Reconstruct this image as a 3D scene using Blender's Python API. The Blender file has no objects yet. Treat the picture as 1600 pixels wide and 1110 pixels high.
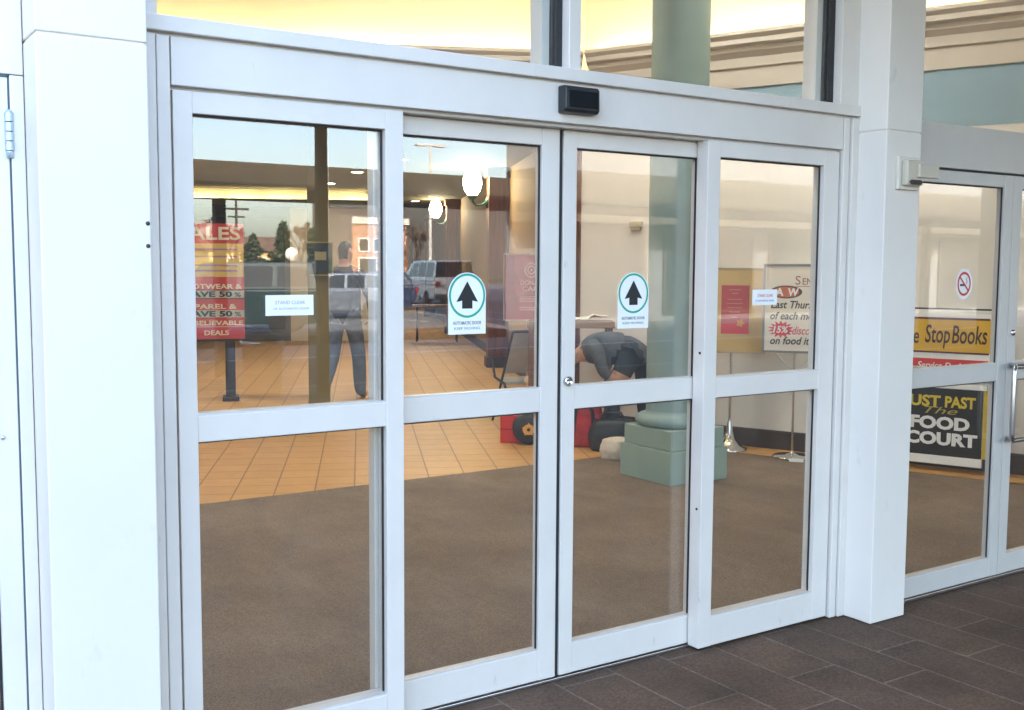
import bpy, bmesh, math, random
from mathutils import Vector, Matrix
random.seed(7)
SC = bpy.context.scene
COL = SC.collection
R = math.radians

# ------------------------------------------------------------------ camera
def setup_camera():
    yaw, pit, rol = R(33.627790998), R(4.7922843), R(0.3456553)
    cy, sy, cp, sp = math.cos(yaw), math.sin(yaw), math.cos(pit), math.sin(pit)
    fw = Vector((sy*cp, cy*cp, -sp)); r = Vector((cy, -sy, 0)); u = r.cross(fw)
    rr = r*math.cos(rol)+u*math.sin(rol); uu = -r*math.sin(rol)+u*math.cos(rol)
    m = Matrix((rr, uu, -fw)).transposed().to_4x4()
    m.translation = Vector((0, -3.11880734, 1.5560591))
    cam = bpy.data.objects.new("camera", bpy.data.cameras.new("camera"))
    COL.objects.link(cam); cam.matrix_world = m
    cam.data.sensor_width = 36; cam.data.lens = 1683.466/1600*36
    cam.data.clip_start = 0.05; cam.data.clip_end = 2000
    SC.camera = cam
setup_camera()

# ------------------------------------------------------------------ world, sun, exposure
SUN_EL, SUN_AZ = R(27), R(-15)      # low sun standing behind the mall (towards +y, a little to -x)
W = bpy.data.worlds.new("World"); SC.world = W; W.use_nodes = True
nt = W.node_tree; nt.nodes.clear()
sky = nt.nodes.new("ShaderNodeTexSky"); sky.sky_type = 'NISHITA'; sky.sun_disc = False
sky.sun_elevation = SUN_EL; sky.sun_rotation = SUN_AZ
sky.air_density = 0.9; sky.dust_density = 2.4; sky.ozone_density = 0.35
bg = nt.nodes.new("ShaderNodeBackground"); bg.inputs[1].default_value = 0.15
out = nt.nodes.new("ShaderNodeOutputWorld")
nt.links.new(sky.outputs[0], bg.inputs[0]); nt.links.new(bg.outputs[0], out.inputs[0])
sd = bpy.data.lights.new("sun", 'SUN'); sd.energy = 2.6; sd.angle = R(0.6); sd.color = (1.0, 0.86, 0.70)
sun = bpy.data.objects.new("sun", sd); COL.objects.link(sun)
dirv = Vector((math.sin(SUN_AZ)*math.cos(SUN_EL), math.cos(SUN_AZ)*math.cos(SUN_EL), math.sin(SUN_EL)))
sun.rotation_euler = dirv.to_track_quat('Z', 'Y').to_euler(); sun.location = dirv*60
SC.view_settings.view_transform = 'Standard'; SC.view_settings.look = 'None'
SC.view_settings.gamma = 1; SC.view_settings.exposure = 3.6
SC.cycles.use_denoising = True
SC.cycles.max_bounces = 10; SC.cycles.diffuse_bounces = 5; SC.cycles.glossy_bounces = 5
SC.cycles.transparent_max_bounces = 32; SC.cycles.transmission_bounces = 6
SC.cycles.caustics_reflective = False; SC.cycles.caustics_refractive = False
SC.cycles.sample_clamp_indirect = 6.0

# ------------------------------------------------------------------ materials
MATS = {}
def mat(name, col, rough=0.6, metal=0.0, var=0.0, scale=8.0, bump=0.0, bscale=None, spec=0.5, stretch=None, col2=None, coat=0.0, emit=None, es=0.0):
    if name in MATS: return MATS[name]
    m = bpy.data.materials.new(name); m.use_nodes = True
    n = m.node_tree.nodes; l = m.node_tree.links; b = n["Principled BSDF"]
    b.inputs["Base Color"].default_value = (*col, 1); b.inputs["Roughness"].default_value = rough
    b.inputs["Metallic"].default_value = metal; b.inputs["Specular IOR Level"].default_value = spec
    b.inputs["Coat Weight"].default_value = coat
    if emit:
        b.inputs["Emission Color"].default_value = (*emit, 1); b.inputs["Emission Strength"].default_value = es
    if var or bump:
        tc = n.new("ShaderNodeTexCoord"); mp = n.new("ShaderNodeMapping")
        l.new(tc.outputs["Object"], mp.inputs[0])
        if stretch: mp.inputs["Scale"].default_value = stretch
        nz = n.new("ShaderNodeTexNoise"); nz.inputs["Scale"].default_value = scale; nz.inputs["Detail"].default_value = 8
        nz.inputs["Roughness"].default_value = 0.62
        l.new(mp.outputs[0], nz.inputs["Vector"])
        if var:
            rp = n.new("ShaderNodeValToRGB"); rp.color_ramp.elements[0].position = 0.3; rp.color_ramp.elements[1].position = 0.7
            c1 = tuple(c*(1-var) for c in col); c2 = col2 or tuple(min(1, c*(1+var)) for c in col)
            rp.color_ramp.elements[0].color = (*c1, 1); rp.color_ramp.elements[1].color = (*c2, 1)
            l.new(nz.outputs["Fac"], rp.inputs[0]); l.new(rp.outputs[0], b.inputs["Base Color"])
        if bump:
            nb = nz
            if bscale:
                nb = n.new("ShaderNodeTexNoise"); nb.inputs["Scale"].default_value = bscale; nb.inputs["Detail"].default_value = 4
                l.new(tc.outputs["Object"], nb.inputs["Vector"])
            bp = n.new("ShaderNodeBump"); bp.inputs["Strength"].default_value = bump; bp.inputs["Distance"].default_value = 0.01
            l.new(nb.outputs["Fac"], bp.inputs["Height"]); l.new(bp.outputs[0], b.inputs["Normal"])
    MATS[name] = m; return m

def brick_mat(name, c1, c2, cm, bw, bh, mortar, rot=0.0, rough=0.6, vert=False, off=0.5, grain=0.25, gscale=60, bump=0.3, loc=(0, 0, 0), spec=0.5, blotch=0.0):
    m = bpy.data.materials.new(name); m.use_nodes = True
    n = m.node_tree.nodes; l = m.node_tree.links; b = n["Principled BSDF"]
    tc = n.new("ShaderNodeTexCoord"); mp = n.new("ShaderNodeMapping")
    mp.inputs["Rotation"].default_value = (R(90), 0, 0) if vert else (0, 0, rot)
    mp.inputs["Location"].default_value = loc
    l.new(tc.outputs["Object"], mp.inputs[0])
    br = n.new("ShaderNodeTexBrick"); br.offset = off
    br.inputs["Color1"].default_value = (*c1, 1); br.inputs["Color2"].default_value = (*c2, 1); br.inputs["Mortar"].default_value = (*cm, 1)
    br.inputs["Scale"].default_value = 1; br.inputs["Mortar Size"].default_value = mortar; br.inputs["Mortar Smooth"].default_value = 0.3
    br.inputs["Brick Width"].default_value = bw; br.inputs["Row Height"].default_value = bh
    l.new(mp.outputs[0], br.inputs["Vector"])
    nz = n.new("ShaderNodeTexNoise"); nz.inputs["Scale"].default_value = gscale; nz.inputs["Detail"].default_value = 6
    l.new(tc.outputs["Object"], nz.inputs["Vector"])
    mr = n.new("ShaderNodeMapRange"); mr.inputs[1].default_value = 0.25; mr.inputs[2].default_value = 0.75
    mr.inputs[3].default_value = 1-grain; mr.inputs[4].default_value = 1+grain
    l.new(nz.outputs["Fac"], mr.inputs[0])
    mx = n.new("ShaderNodeVectorMath"); mx.operation = 'SCALE'
    l.new(br.outputs["Color"], mx.inputs[0]); l.new(mr.outputs[0], mx.inputs["Scale"])
    last = mx.outputs[0]
    if blotch:
        n2 = n.new("ShaderNodeTexNoise"); n2.inputs["Scale"].default_value = 1.7; n2.inputs["Detail"].default_value = 5
        l.new(tc.outputs["Object"], n2.inputs["Vector"])
        m2 = n.new("ShaderNodeMapRange"); m2.inputs[1].default_value = 0.3; m2.inputs[2].default_value = 0.7
        m2.inputs[3].default_value = 1-blotch; m2.inputs[4].default_value = 1+blotch
        l.new(n2.outputs["Fac"], m2.inputs[0])
        mx2 = n.new("ShaderNodeVectorMath"); mx2.operation = 'SCALE'
        l.new(last, mx2.inputs[0]); l.new(m2.outputs[0], mx2.inputs["Scale"]); last = mx2.outputs[0]
    l.new(last, b.inputs["Base Color"])
    b.inputs["Roughness"].default_value = rough; b.inputs["Specular IOR Level"].default_value = spec
    bp = n.new("ShaderNodeBump"); bp.inputs["Strength"].default_value = bump; bp.inputs["Distance"].default_value = 0.004; bp.invert = True
    l.new(br.outputs["Fac"], bp.inputs["Height"]); l.new(bp.outputs[0], b.inputs["Normal"])
    MATS[name] = m; return m

def glass_mat(name, tint, f0):
    m = bpy.data.materials.new(name); m.use_nodes = True
    n = m.node_tree.nodes; l = m.node_tree.links; n.clear()
    o = n.new("ShaderNodeOutputMaterial"); mix = n.new("ShaderNodeMixShader")
    t = n.new("ShaderNodeBsdfTransparent"); t.inputs[0].default_value = (*tint, 1)
    g = n.new("ShaderNodeBsdfGlossy"); g.inputs["Roughness"].default_value = 0.0; g.inputs[0].default_value = (1, 1, 1, 1)
    ge = n.new("ShaderNodeNewGeometry"); d = n.new("ShaderNodeVectorMath"); d.operation = 'DOT_PRODUCT'
    l.new(ge.outputs["Normal"], d.inputs[0]); l.new(ge.outputs["Incoming"], d.inputs[1])
    def mth(op, a, b_=None):
        x = n.new("ShaderNodeMath"); x.operation = op
        for i, v in enumerate((a, b_)):
            if v is None: continue
            if isinstance(v, (int, float)): x.inputs[i].default_value = v
            else: l.new(v, x.inputs[i])
        return x.outputs[0]
    c = mth('ABSOLUTE', d.outputs["Value"]); k = mth('POWER', mth('SUBTRACT', 1.0, c), 5.0)
    f = mth('ADD', mth('MULTIPLY', k, 1-f0), f0)
    # thin dusty smears, also a pale veil standing in for reflected haze
    dm = n.new("ShaderNodeMixShader"); df = n.new("ShaderNodeBsdfDiffuse"); df.inputs[0].default_value = (.8, .8, .8, 1)
    tc = n.new("ShaderNodeTexCoord"); mp = n.new("ShaderNodeMapping"); mp.inputs["Scale"].default_value = (1, 1, .45); mp.inputs["Rotation"].default_value = (0, .5, 0)
    nz = n.new("ShaderNodeTexNoise"); nz.inputs["Scale"].default_value = 5; nz.inputs["Detail"].default_value = 7; nz.inputs["Roughness"].default_value = .65
    l.new(tc.outputs["Object"], mp.inputs[0]); l.new(mp.outputs[0], nz.inputs["Vector"])
    mr = n.new("ShaderNodeMapRange"); mr.inputs[1].default_value = .35; mr.inputs[2].default_value = .75; mr.inputs[3].default_value = .003; mr.inputs[4].default_value = .019
    l.new(nz.outputs["Fac"], mr.inputs[0]); l.new(mr.outputs[0], dm.inputs[0]); l.new(t.outputs[0], dm.inputs[1]); l.new(df.outputs[0], dm.inputs[2])
    l.new(f, mix.inputs[0]); l.new(dm.outputs[0], mix.inputs[1]); l.new(g.outputs[0], mix.inputs[2]); l.new(mix.outputs[0], o.inputs[0])
    MATS[name] = m; return m

M_WHITE = mat("white_aluminium", (.69, .638, .585), .38, var=.05, scale=3.0, bump=.012, bscale=120)
def marks(m, scale, lo, hi, col, amt, stretch=(1, 1, 1)):
    """sparse marks with a shape of their own (scuffs, gum spots) over a material"""
    n = m.node_tree.nodes; l = m.node_tree.links; b = n["Principled BSDF"]
    tc = n.new("ShaderNodeTexCoord"); mp = n.new("ShaderNodeMapping"); mp.inputs["Scale"].default_value = stretch
    l.new(tc.outputs["Object"], mp.inputs[0])
    w = n.new("ShaderNodeTexNoise"); w.inputs["Scale"].default_value = scale; w.inputs["Detail"].default_value = 5; w.inputs["Roughness"].default_value = .7
    l.new(mp.outputs[0], w.inputs["Vector"])
    r = n.new("ShaderNodeMapRange"); r.inputs[1].default_value = lo; r.inputs[2].default_value = hi; r.inputs[3].default_value = 0; r.inputs[4].default_value = amt
    l.new(w.outputs["Fac"], r.inputs[0])
    mx = n.new("ShaderNodeMix"); mx.data_type = 'RGBA'; l.new(r.outputs[0], mx.inputs[0])
    k = b.inputs["Base Color"].links
    if k: l.new(k[0].from_socket, mx.inputs[6])
    else: mx.inputs[6].default_value = b.inputs["Base Color"].default_value
    mx.inputs[7].default_value = (*col, 1); l.new(mx.outputs[2], b.inputs["Base Color"])
marks(M_WHITE, 14, .66, .74, (.34, .30, .26), .45, (1, 1, .35))
M_PANEL = mat("white_cladding_panel", (.76, .705, .645), .42, var=.035, scale=1.6, bump=.02, bscale=40)
marks(M_PANEL, 8, .63, .75, (.46, .43, .39), .35, (1, 1, .5))
M_TRIM = mat("grey_white_aluminium", (.58, .55, .515), .35, var=.04, scale=3.0)
M_GASKET = mat("black_gasket", (.015, .015, .017), .5)
M_GLASS = glass_mat("door_glass", (.955, .965, .955), .050)
M_STEEL = mat("brushed_steel", (.62, .62, .63), .28, 1.0, var=.05, scale=20)
M_CHROME = mat("chrome", (.78, .78, .78), .12, 1.0)
M_BLACK = mat("black_plastic", (.014, .015, .017), .4)
M_DARK = mat("dark_paint", (.035, .03, .028), .5, var=.2, scale=5)
M_WALL = mat("cream_wall", (.76, .735, .70), .75, var=.03, scale=1.2, bump=.03, bscale=90)
M_FRIEZE = mat("blue_grey_wall", (.27, .40, .50), .75, var=.03, scale=1.2)
M_CORN = mat("tan_cornice", (.60, .56, .51), .6, var=.04, scale=2)
M_COVE = mat("cove_wall", (.85, .80, .62), .8)
M_TUBE = mat("cove_tube", (1, .9, .6), .5, emit=(1.0, .82, .44), es=3.6)
M_DOWN = mat("downlight_lens", (1, .9, .7), .5, emit=(1.0, .955, .89), es=45.0)
M_GLOBE = mat("lit_globe", (1, .95, .8), .4, emit=(1.0, .82, .50), es=7.5)
M_OLIVE = mat("olive_ceiling", (.115, .10, .045), .8, var=.05, scale=1.0)
M_CEIL = mat("cream_ceiling", (.80, .74, .58), .85)
M_BASE = mat("brown_baseboard", (.055, .04, .035), .5)
M_WOOD = mat("red_brown_wood", (.13, .045, .022), .45, var=.4, scale=3, stretch=(8, 8, .6))
M_TABLE = mat("brown_table_top", (.17, .075, .03), .45, var=.3, scale=4, stretch=(1, 10, 10))
M_TEAL = mat("teal_column_paint", (.255, .36, .36), .55, var=.06, scale=2.5)
M_PED = mat("sage_pedestal_paint", (.29, .39, .35), .6, var=.06, scale=3)
M_GREEN = mat("green_bronze", (.03, .085, .05), .4, .6)
M_CARPET = mat("brown_entrance_carpet", (.235, .182, .138), .95, var=.17, scale=1.4, bump=.6, bscale=500, spec=.1)
def carpet_detail(m):
    n = m.node_tree.nodes; l = m.node_tree.links; b = n["Principled BSDF"]
    src = b.inputs["Base Color"].links[0].from_socket
    tc = n.new("ShaderNodeTexCoord"); w = n.new("ShaderNodeTexNoise"); w.inputs["Scale"].default_value = 170; w.inputs["Detail"].default_value = 3
    l.new(tc.outputs["Object"], w.inputs["Vector"])
    r = n.new("ShaderNodeMapRange"); r.inputs[1].default_value = .3; r.inputs[2].default_value = .7; r.inputs[3].default_value = .6; r.inputs[4].default_value = 1.35
    l.new(w.outputs["Fac"], r.inputs[0])
    s = n.new("ShaderNodeVectorMath"); s.operation = 'SCALE'; l.new(src, s.inputs[0]); l.new(r.outputs[0], s.inputs["Scale"])
    l.new(s.outputs[0], b.inputs["Base Color"])
carpet_detail(M_CARPET)
M_TILE = brick_mat("tan_floor_tile", (.57, .315, .105), (.52, .285, .092), (.24, .12, .04), .27, .27, .006, rot=R(25.6), rough=.5, off=0.0, grain=.08, gscale=9, loc=(.05, .02, 0))
M_PAVER = brick_mat("dark_brown_paver", (.115, .070, .046), (.092, .058, .040), (.17, .125, .092), .62, .26, .005, rot=R(90), rough=.72, spec=.3, off=.37, grain=.42, gscale=95, loc=(0.0, .035, 0), blotch=.28)
marks(M_PAVER, 16, .67, .72, (.17, .135, .11), .55)
marks(M_PAVER, 3.2, .58, .75, (.030, .022, .018), .55)
marks(M_CARPET, 1.1, .52, .75, (.33, .275, .225), .5, (1.6, .6, 1))
M_ASPH = mat("asphalt", (.055, .057, .062), .9, var=.3, scale=1.2)
M_LOT = mat("parking_lot_concrete", (.16, .165, .17), .9, var=.2, scale=.6)
M_LINE = mat("white_road_paint", (.75, .75, .74), .7)
M_WHITEP = mat("white_paper", (.85, .85, .84), .7)
M_INK = mat("black_ink", (.02, .02, .02), .7)
M_RED = mat("red_print", (.62, .035, .03), .6)
M_REDT = mat("red_text", (.60, .10, .08), .6)
M_TEALP = mat("green_teal_print", (.02, .36, .25), .6)
M_BLUET = mat("blue_text", (.10, .16, .35), .6)

# ------------------------------------------------------------------ objects
def thing(name, label, cat, loc=(0, 0, 0), rz=0.0, group=None):
    o = bpy.data.objects.new(name, None); COL.objects.link(o)
    o.location = loc; o.rotation_euler = (0, 0, rz); o.empty_display_size = .2
    o["label"] = label; o["category"] = cat
    if group: o["group"] = group
    return o
def tag(o, label, cat, group=None):
    o["label"] = label; o["category"] = cat
    if group: o["group"] = group
    return o

class MB:
    """collects geometry in the local frame of its thing; off is subtracted from every vertex"""
    def __init__(s, off=(0, 0, 0)):
        s.v = []; s.f = []; s.m = []; s.sm = []; s.off = Vector(off); s.cur = 0
    def add(s, vs, fs, smooth=False):
        b = len(s.v); s.v += [Vector(p)-s.off for p in vs]
        for f in fs: s.f.append([b+i for i in f]); s.m.append(s.cur); s.sm.append(smooth)
        return s
    def box(s, x0, x1, y0, y1, z0, z1):
        vs = [(x, y, z) for z in (z0, z1) for y in (y0, y1) for x in (x0, x1)]
        return s.add(vs, [(0, 2, 3, 1), (4, 5, 7, 6), (0, 1, 5, 4), (2, 6, 7, 3), (0, 4, 6, 2), (1, 3, 7, 5)])
    def obox(s, c, d, rz=0.0, M=None):
        m = Matrix.Translation(c) @ (M if M is not None else Matrix.Rotation(rz, 4, 'Z'))
        a, b, h = d[0]/2, d[1]/2, d[2]/2
        vs = [m @ Vector((x, y, z)) for z in (-h, h) for y in (-b, b) for x in (-a, a)]
        return s.add(vs, [(0, 2, 3, 1), (4, 5, 7, 6), (0, 1, 5, 4), (2, 6, 7, 3), (0, 4, 6, 2), (1, 3, 7, 5)])
    def tube(s, pts, r, n=8, caps=True):
        pts = [Vector(p) for p in pts]; rings = []
        rs = r if isinstance(r, (list, tuple)) else [r]*len(pts)
        for i, p in enumerate(pts):
            d = (pts[min(i+1, len(pts)-1)]-pts[max(i-1, 0)]).normalized()
            a = d.orthogonal().normalized() if i == 0 else (pa - d*pa.dot(d)).normalized()
            pa = a; b = d.cross(a)
            rings.append([p+(a*math.cos(2*math.pi*k/n)+b*math.sin(2*math.pi*k/n))*rs[i] for k in range(n)])
        vs = [q for g in rings for q in g]; fs = []
        for i in range(len(pts)-1):
            for k in range(n):
                fs.append((i*n+k, i*n+(k+1) % n, (i+1)*n+(k+1) % n, (i+1)*n+k))
        s.add(vs, fs, True)
        if caps: s.add(rings[0][::-1], [list(range(n))]); s.add(rings[-1], [list(range(n))])
        return s
    def lathe(s, prof, c=(0, 0, 0), n=24, M=None):
        c = Vector(c); vs = []
        for (r, z) in prof:
            for k in range(n):
                p = Vector((r*math.cos(2*math.pi*k/n), r*math.sin(2*math.pi*k/n), z))
                vs.append(c+(M @ p if M is not None else p))
        fs = []
        for i in range(len(prof)-1):
            for k in range(n): fs.append((i*n+k, i*n+(k+1) % n, (i+1)*n+(k+1) % n, (i+1)*n+k))
        s.add(vs, fs, True)
        if prof[0][0] > 1e-5: s.add(vs[:n][::-1], [list(range(n))])
        if prof[-1][0] > 1e-5: s.add(vs[-n:], [list(range(n))])
        return s
    def prism(s, poly, z0, z1, M=None):
        n = len(poly); vs = [Vector((x, y, z0)) for x, y in poly]+[Vector((x, y, z1)) for x, y in poly]
        if M is not None: vs = [M @ v for v in vs]
        fs = [list(range(n))[::-1], list(range(n, 2*n))]+[(i, (i+1) % n, n+(i+1) % n, n+i) for i in range(n)]
        return s.add(vs, fs)
    def quad(s, a, b, c, d): return s.add([a, b, c, d], [(0, 1, 2, 3)])
    def build(s, name, mats, parent=None, bevel=0.0, kind=None, seg=2):
        me = bpy.data.meshes.new(name); me.from_pydata(s.v, [], s.f)
        mats = mats if isinstance(mats, (list, tuple)) else [mats]
        for m in mats: me.materials.append(m)
        for p, i, q in zip(me.polygons, s.m, s.sm): p.material_index = i; p.use_smooth = q
        bm = bmesh.new(); bm.from_mesh(me); bmesh.ops.recalc_face_normals(bm, faces=bm.faces); bm.to_mesh(me); bm.free()
        o = bpy.data.objects.new(name, me); COL.objects.link(o)
        if parent: o.parent = parent
        if bevel:
            b = o.modifiers.new("bevel", 'BEVEL'); b.width = bevel; b.segments = seg; b.limit_method = 'ANGLE'; b.angle_limit = R(40)
        if kind: o["kind"] = kind
        return o

TX = Matrix.Rotation(R(90), 4, 'X')     # text plane -> facing -y, x right, z up
def text(name, rows, m, parent, off=(0, 0, 0), base=Matrix.Identity(4)):
    """rows: (string, x, z, size, y, width or None, bold, shear); one mesh part"""
    if len(rows) > 1:
        for r_ in rows: o = text(name, [r_], m, parent, off, base)
        return o
    vs, fs = [], []
    for (st, x, z, size, y, wid, bold, shear) in rows:
        cu = bpy.data.curves.new("lettering", 'FONT'); cu.body = st; cu.size = size; cu.align_x = 'LEFT'
        cu.offset = bold; cu.shear = shear; cu.extrude = .0004; cu.resolution_u = 3
        ob = bpy.data.objects.new("lettering", cu); COL.objects.link(ob)
        dg = bpy.context.evaluated_depsgraph_get(); me = bpy.data.meshes.new_from_object(ob.evaluated_get(dg))
        bpy.data.objects.remove(ob); bpy.data.curves.remove(cu)
        if not me.vertices: continue
        xs = [v.co.x for v in me.vertices]; sx = 1.0
        if wid: sx = wid/max(1e-6, max(xs)-min(xs))
        x0 = min(xs)
        b = len(vs)
        for v in me.vertices:
            p = base @ Vector((x+(v.co.x-x0)*sx, y-v.co.z, z+v.co.y)); vs.append(p-Vector(off))
        for p in me.polygons: fs.append([b+i for i in p.vertices])
        bpy.data.meshes.remove(me)
    me = bpy.data.meshes.new(name); me.from_pydata(vs, [], fs); me.materials.append(m)
    o = bpy.data.objects.new(name, me); COL.objects.link(o); o.parent = parent
    return o

# frame of the mall corridor: T runs into the mall, S to its right
E0 = Vector((6.18, 5.0, 0)); TV = Vector((.4321, .9018, 0)); SV = Vector((.9018, -.4321, 0))
def ts(t, s, z=0.0): return E0+TV*t+SV*s+Vector((0, 0, z))
RZ_TS = math.atan2(SV.y, SV.x)          # local x -> S, local y -> T
RM_TS = Matrix.Rotation(RZ_TS, 4, 'Z')
DA = Vector((-.3697, .9291, 0)); NA = Vector((.9291, .3697, 0))   # right interior wall: along, outward
PA = Vector((6.9, 3.2, 0))
def wa(k, o=0.0, z=0.0): return PA+DA*k-NA*o+Vector((0, 0, z))     # k along the wall (k grows into the mall), o into the room
KE = 1.95                                # far end of that wall
KN = -3.25                               # near end, at the storefront

# ================================================================== ground and floors
def sheet(name, poly, z, m, kind="structure"):
    b = MB(); b.add([(x, y, z) for x, y in poly], [list(range(len(poly)))]); return b.build(name, m, kind=kind)
sheet("ground", [(-900, -900), (900, -900), (900, 900), (-900, 900)], -.16, mat("dry_grass_ground", (.10, .10, .05), .95, var=.3, scale=.05))
sheet("parking_lot", [(-120, -78), (160, -78), (160, -14.9), (-120, -14.9)], -.152, M_LOT)
sheet("road", [(-120, -14.9), (160, -14.9), (160, -9.6), (-120, -9.6)], -.148, M_ASPH)
b = MB(); b.box(-60, 90, -9.55, .12, -.30, -.004); b.build("plaza_paving", M_PAVER, kind="structure")
b = MB(); b.box(-60, 90, -9.72, -9.55, -.30, -.001); b.build("kerb", mat("kerb_concrete", (.33, .32, .30), .85, var=.15, scale=4), kind="structure")
b = MB()
for i in range(16): b.box(2+i*2.7, 2.1+i*2.7, -30.2, -24.6, -.150, -.146)
for i in range(16): b.box(2+i*2.7, 2.1+i*2.7, -45.2, -39.6, -.150, -.146)
b.box(-60, 90, -15.2, -15.05, -.148, -.143)
b.build("parking_lines", M_LINE, kind="structure")
sheet("entrance_carpet", [(-8, .12), (9, .12), (9, 3.70), (-8, 3.70)], .002, M_CARPET)
sheet("tile_floor", [(-12, .1), (40, .1), (40, 60), (-12, 60)], -.004, M_TILE)
# tiles between carpet and wall: the carpet's right edge runs along the wall
b = MB(); p = [wa(-3.3, .36), wa(.55, .36), wa(.55, -.1), wa(-3.3, -.1)]
b.add([(q.x, q.y, .006) for q in p], [(0, 1, 2, 3)]); b.build("tile_border", M_TILE, kind="structure")

# ================================================================== mall shell
mall = thing("mall_building", "white mall entrance building with flat roof over the glass doors", "building", (2.3, 0, 0))
OFF = (2.3, 0, 0)
b = MB(OFF); b.box(-30, 60, -.02, 46, 5.1, 5.5); b.box(-30, 60, 46, 46.3, -.1, 5.1); b.box(-30.3, -30, 0, 46.3, -.1, 5.1); b.box(60, 60.3, 0, 46.3, -.1, 5.1)
b.build("roof", mat("roof_grey", (.35, .35, .36), .9), mall)
b = MB(OFF); b.box(-30, -1.32, .0, .12, -.05, 5.1); b.box(6.42, 60, .0, .12, -.05, 5.1); b.box(-1.32, 6.42, .03, .16, 3.46, 5.1)
b.build("facade_wall", M_PANEL, mall)
b = MB(OFF); b.box(1.8, 40, -9.0, -.03, 3.5, 3.8); b.box(1.8, 40, -9.05, -9.0, 3.36, 3.9)
b.build("entrance_canopy", mat("canopy_soffit", (.20, .20, .20), .7, var=.04, scale=1), mall)  # out of view; left end and dark soffit shaped to dim the right facade
for x in (2.0, 18.6, 33.0):
    b = MB(OFF); b.box(x-.15, x+.15, -8.95, -8.65, -.05, 3.5); b.build("canopy_column", M_OLIVE, mall, .01)
b = MB(OFF); b.box(5.22, 5.34, -8.95, -8.83, -.05, 3.5); b.build("canopy_column", M_OLIVE, mall, .01)

# ---- interior ceilings and unseen side walls
b = MB(); q = [(-8.5, .16), (8.3, .16), (wa(KE, -.2).x, wa(KE, -.2).y), (ts(0, .1).x, ts(0, .1).y), (ts(0, -16).x, ts(0, -16).y)]
b.add([(x, y, 4.7) for x, y in q], [list(range(len(q)))]); b.build("vestibule_ceiling", M_CEIL, kind="structure")
b = MB(); b.add([ts(.24, -14, 3.0), ts(.24, 6, 3.0), ts(40, 6, 3.0), ts(40, -14, 3.0)], [(0, 1, 2, 3)]); b.build("corridor_ceiling", M_OLIVE, kind="structure")
w = thing("side_wall", "plain cream side wall at the far left inside the entrance hall", "wall", (-8.4, .2, 0))
b = MB((-8.4, .2, 0)); b.box(-8.6, -8.4, .16, 14, 0, 4.7); b.build("wall_panel", M_WALL, w)
b = MB((-8.4, .2, 0)); b.box(-8.4, -8.385, .2, 13.9, 0, .16); b.build("baseboard", M_BASE, w)

# ---- right hand cream wall with frieze, cornice and lit cove
w = thing("interior_wall", "long cream interior wall behind the sign stands with tan cornice and glowing cove", "wall", wa(0))
OW = wa(0)
def along(b, k0, k1, prof):
    n = len(prof); vs = [wa(k0, o, z) for o, z in prof]+[wa(k1, o, z) for o, z in prof]
    b.add(vs, [(i, (i+1) % n, n+(i+1) % n, n+i) for i in range(n)]+[list(range(n))[::-1], list(range(n, 2*n))])
b = MB(OW); along(b, KN, KE, [(-.16, 0), (0, 0), (0, 2.62), (-.16, 2.62)]); b.build("lower_wall", M_WALL, w)
b = MB(OW); along(b, KN, KE+.003, [(-.16, 2.62), (.004, 2.62), (.004, 3.1), (-.16, 3.1)]); b.build("frieze", M_FRIEZE, w)
b = MB(OW); along(b, KN, KE, [(-.16, 3.1), (0, 3.1), (0, 4.7), (-.16, 4.7)]); b.build("cove_wall", M_COVE, w)
CORN = [(.002, 3.06), (.02, 3.06), (.03, 3.215), (.05, 3.225), (.06, 3.30), (.10, 3.345), (.11, 3.40), (.165, 3.455), (.18, 3.47), (.18, 3.50), (.15, 3.50), (.15, 3.40), (.002, 3.34)]
b = MB(OW); along(b, KN, KE-.12, CORN); b.build("cornice", M_CORN, w)
b = MB(OW); along(b, KN, KE, [(.001, 0.0), (.016, 0.0), (.016, .15), (.010, .165), (.001, .165)]); b.build("baseboard", M_BASE, w)
b = MB(OW)
for i in range(4):
    k0 = KN+.1+i*1.25
    b.tube([wa(k0, .08, 3.43), wa(k0+1.18, .08, 3.43)], .017, 8)
b.build("cove_light", M_TUBE, w)
b = MB(OW); along(b, KE, KE+.07, [(-.19, 0), (.03, 0), (.03, 3.06), (-.19, 3.06)]); b.build("end_trim", M_WOOD, w, .006)

# ---- bulkhead over the opening into the mall
bk = thing("ceiling_bulkhead", "tan bulkhead with moulded cornice and yellow lit cove over the mall opening", "bulkhead", ts(0, -5, 3))
OB = ts(0, -5, 3)
def alongB(b, s0, s1, prof):
    n = len(prof); vs = [ts(-o, s0, z) for o, z in prof]+[ts(-o, s1, z) for o, z in prof]
    b.add(vs, [(i, (i+1) % n, n+(i+1) % n, n+i) for i in range(n)]+[list(range(n))[::-1], list(range(n, 2*n))])
b = MB(OB); alongB(b, -15, .16, [(0, 3.0), (-.24, 3.0), (-.24, 3.1), (0, 3.1)]); b.build("soffit_edge", M_OLIVE, bk)
b = MB(OB); alongB(b, -15, .16, [(0, 3.1), (-.24, 3.1), (-.24, 4.7), (0, 4.7)]); b.build("cove_wall", M_COVE, bk)
b = MB(OB); alongB(b, -15, -.04, CORN); b.build("cornice", M_CORN, bk)
b = MB(OB)
for i in range(11):
    s0 = -14+i*1.25; b.tube([ts(-.08, s0, 3.43), ts(-.08, s0+1.18, 3.43)], .017, 8)
b.build("cove_light", M_TUBE, bk)

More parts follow.
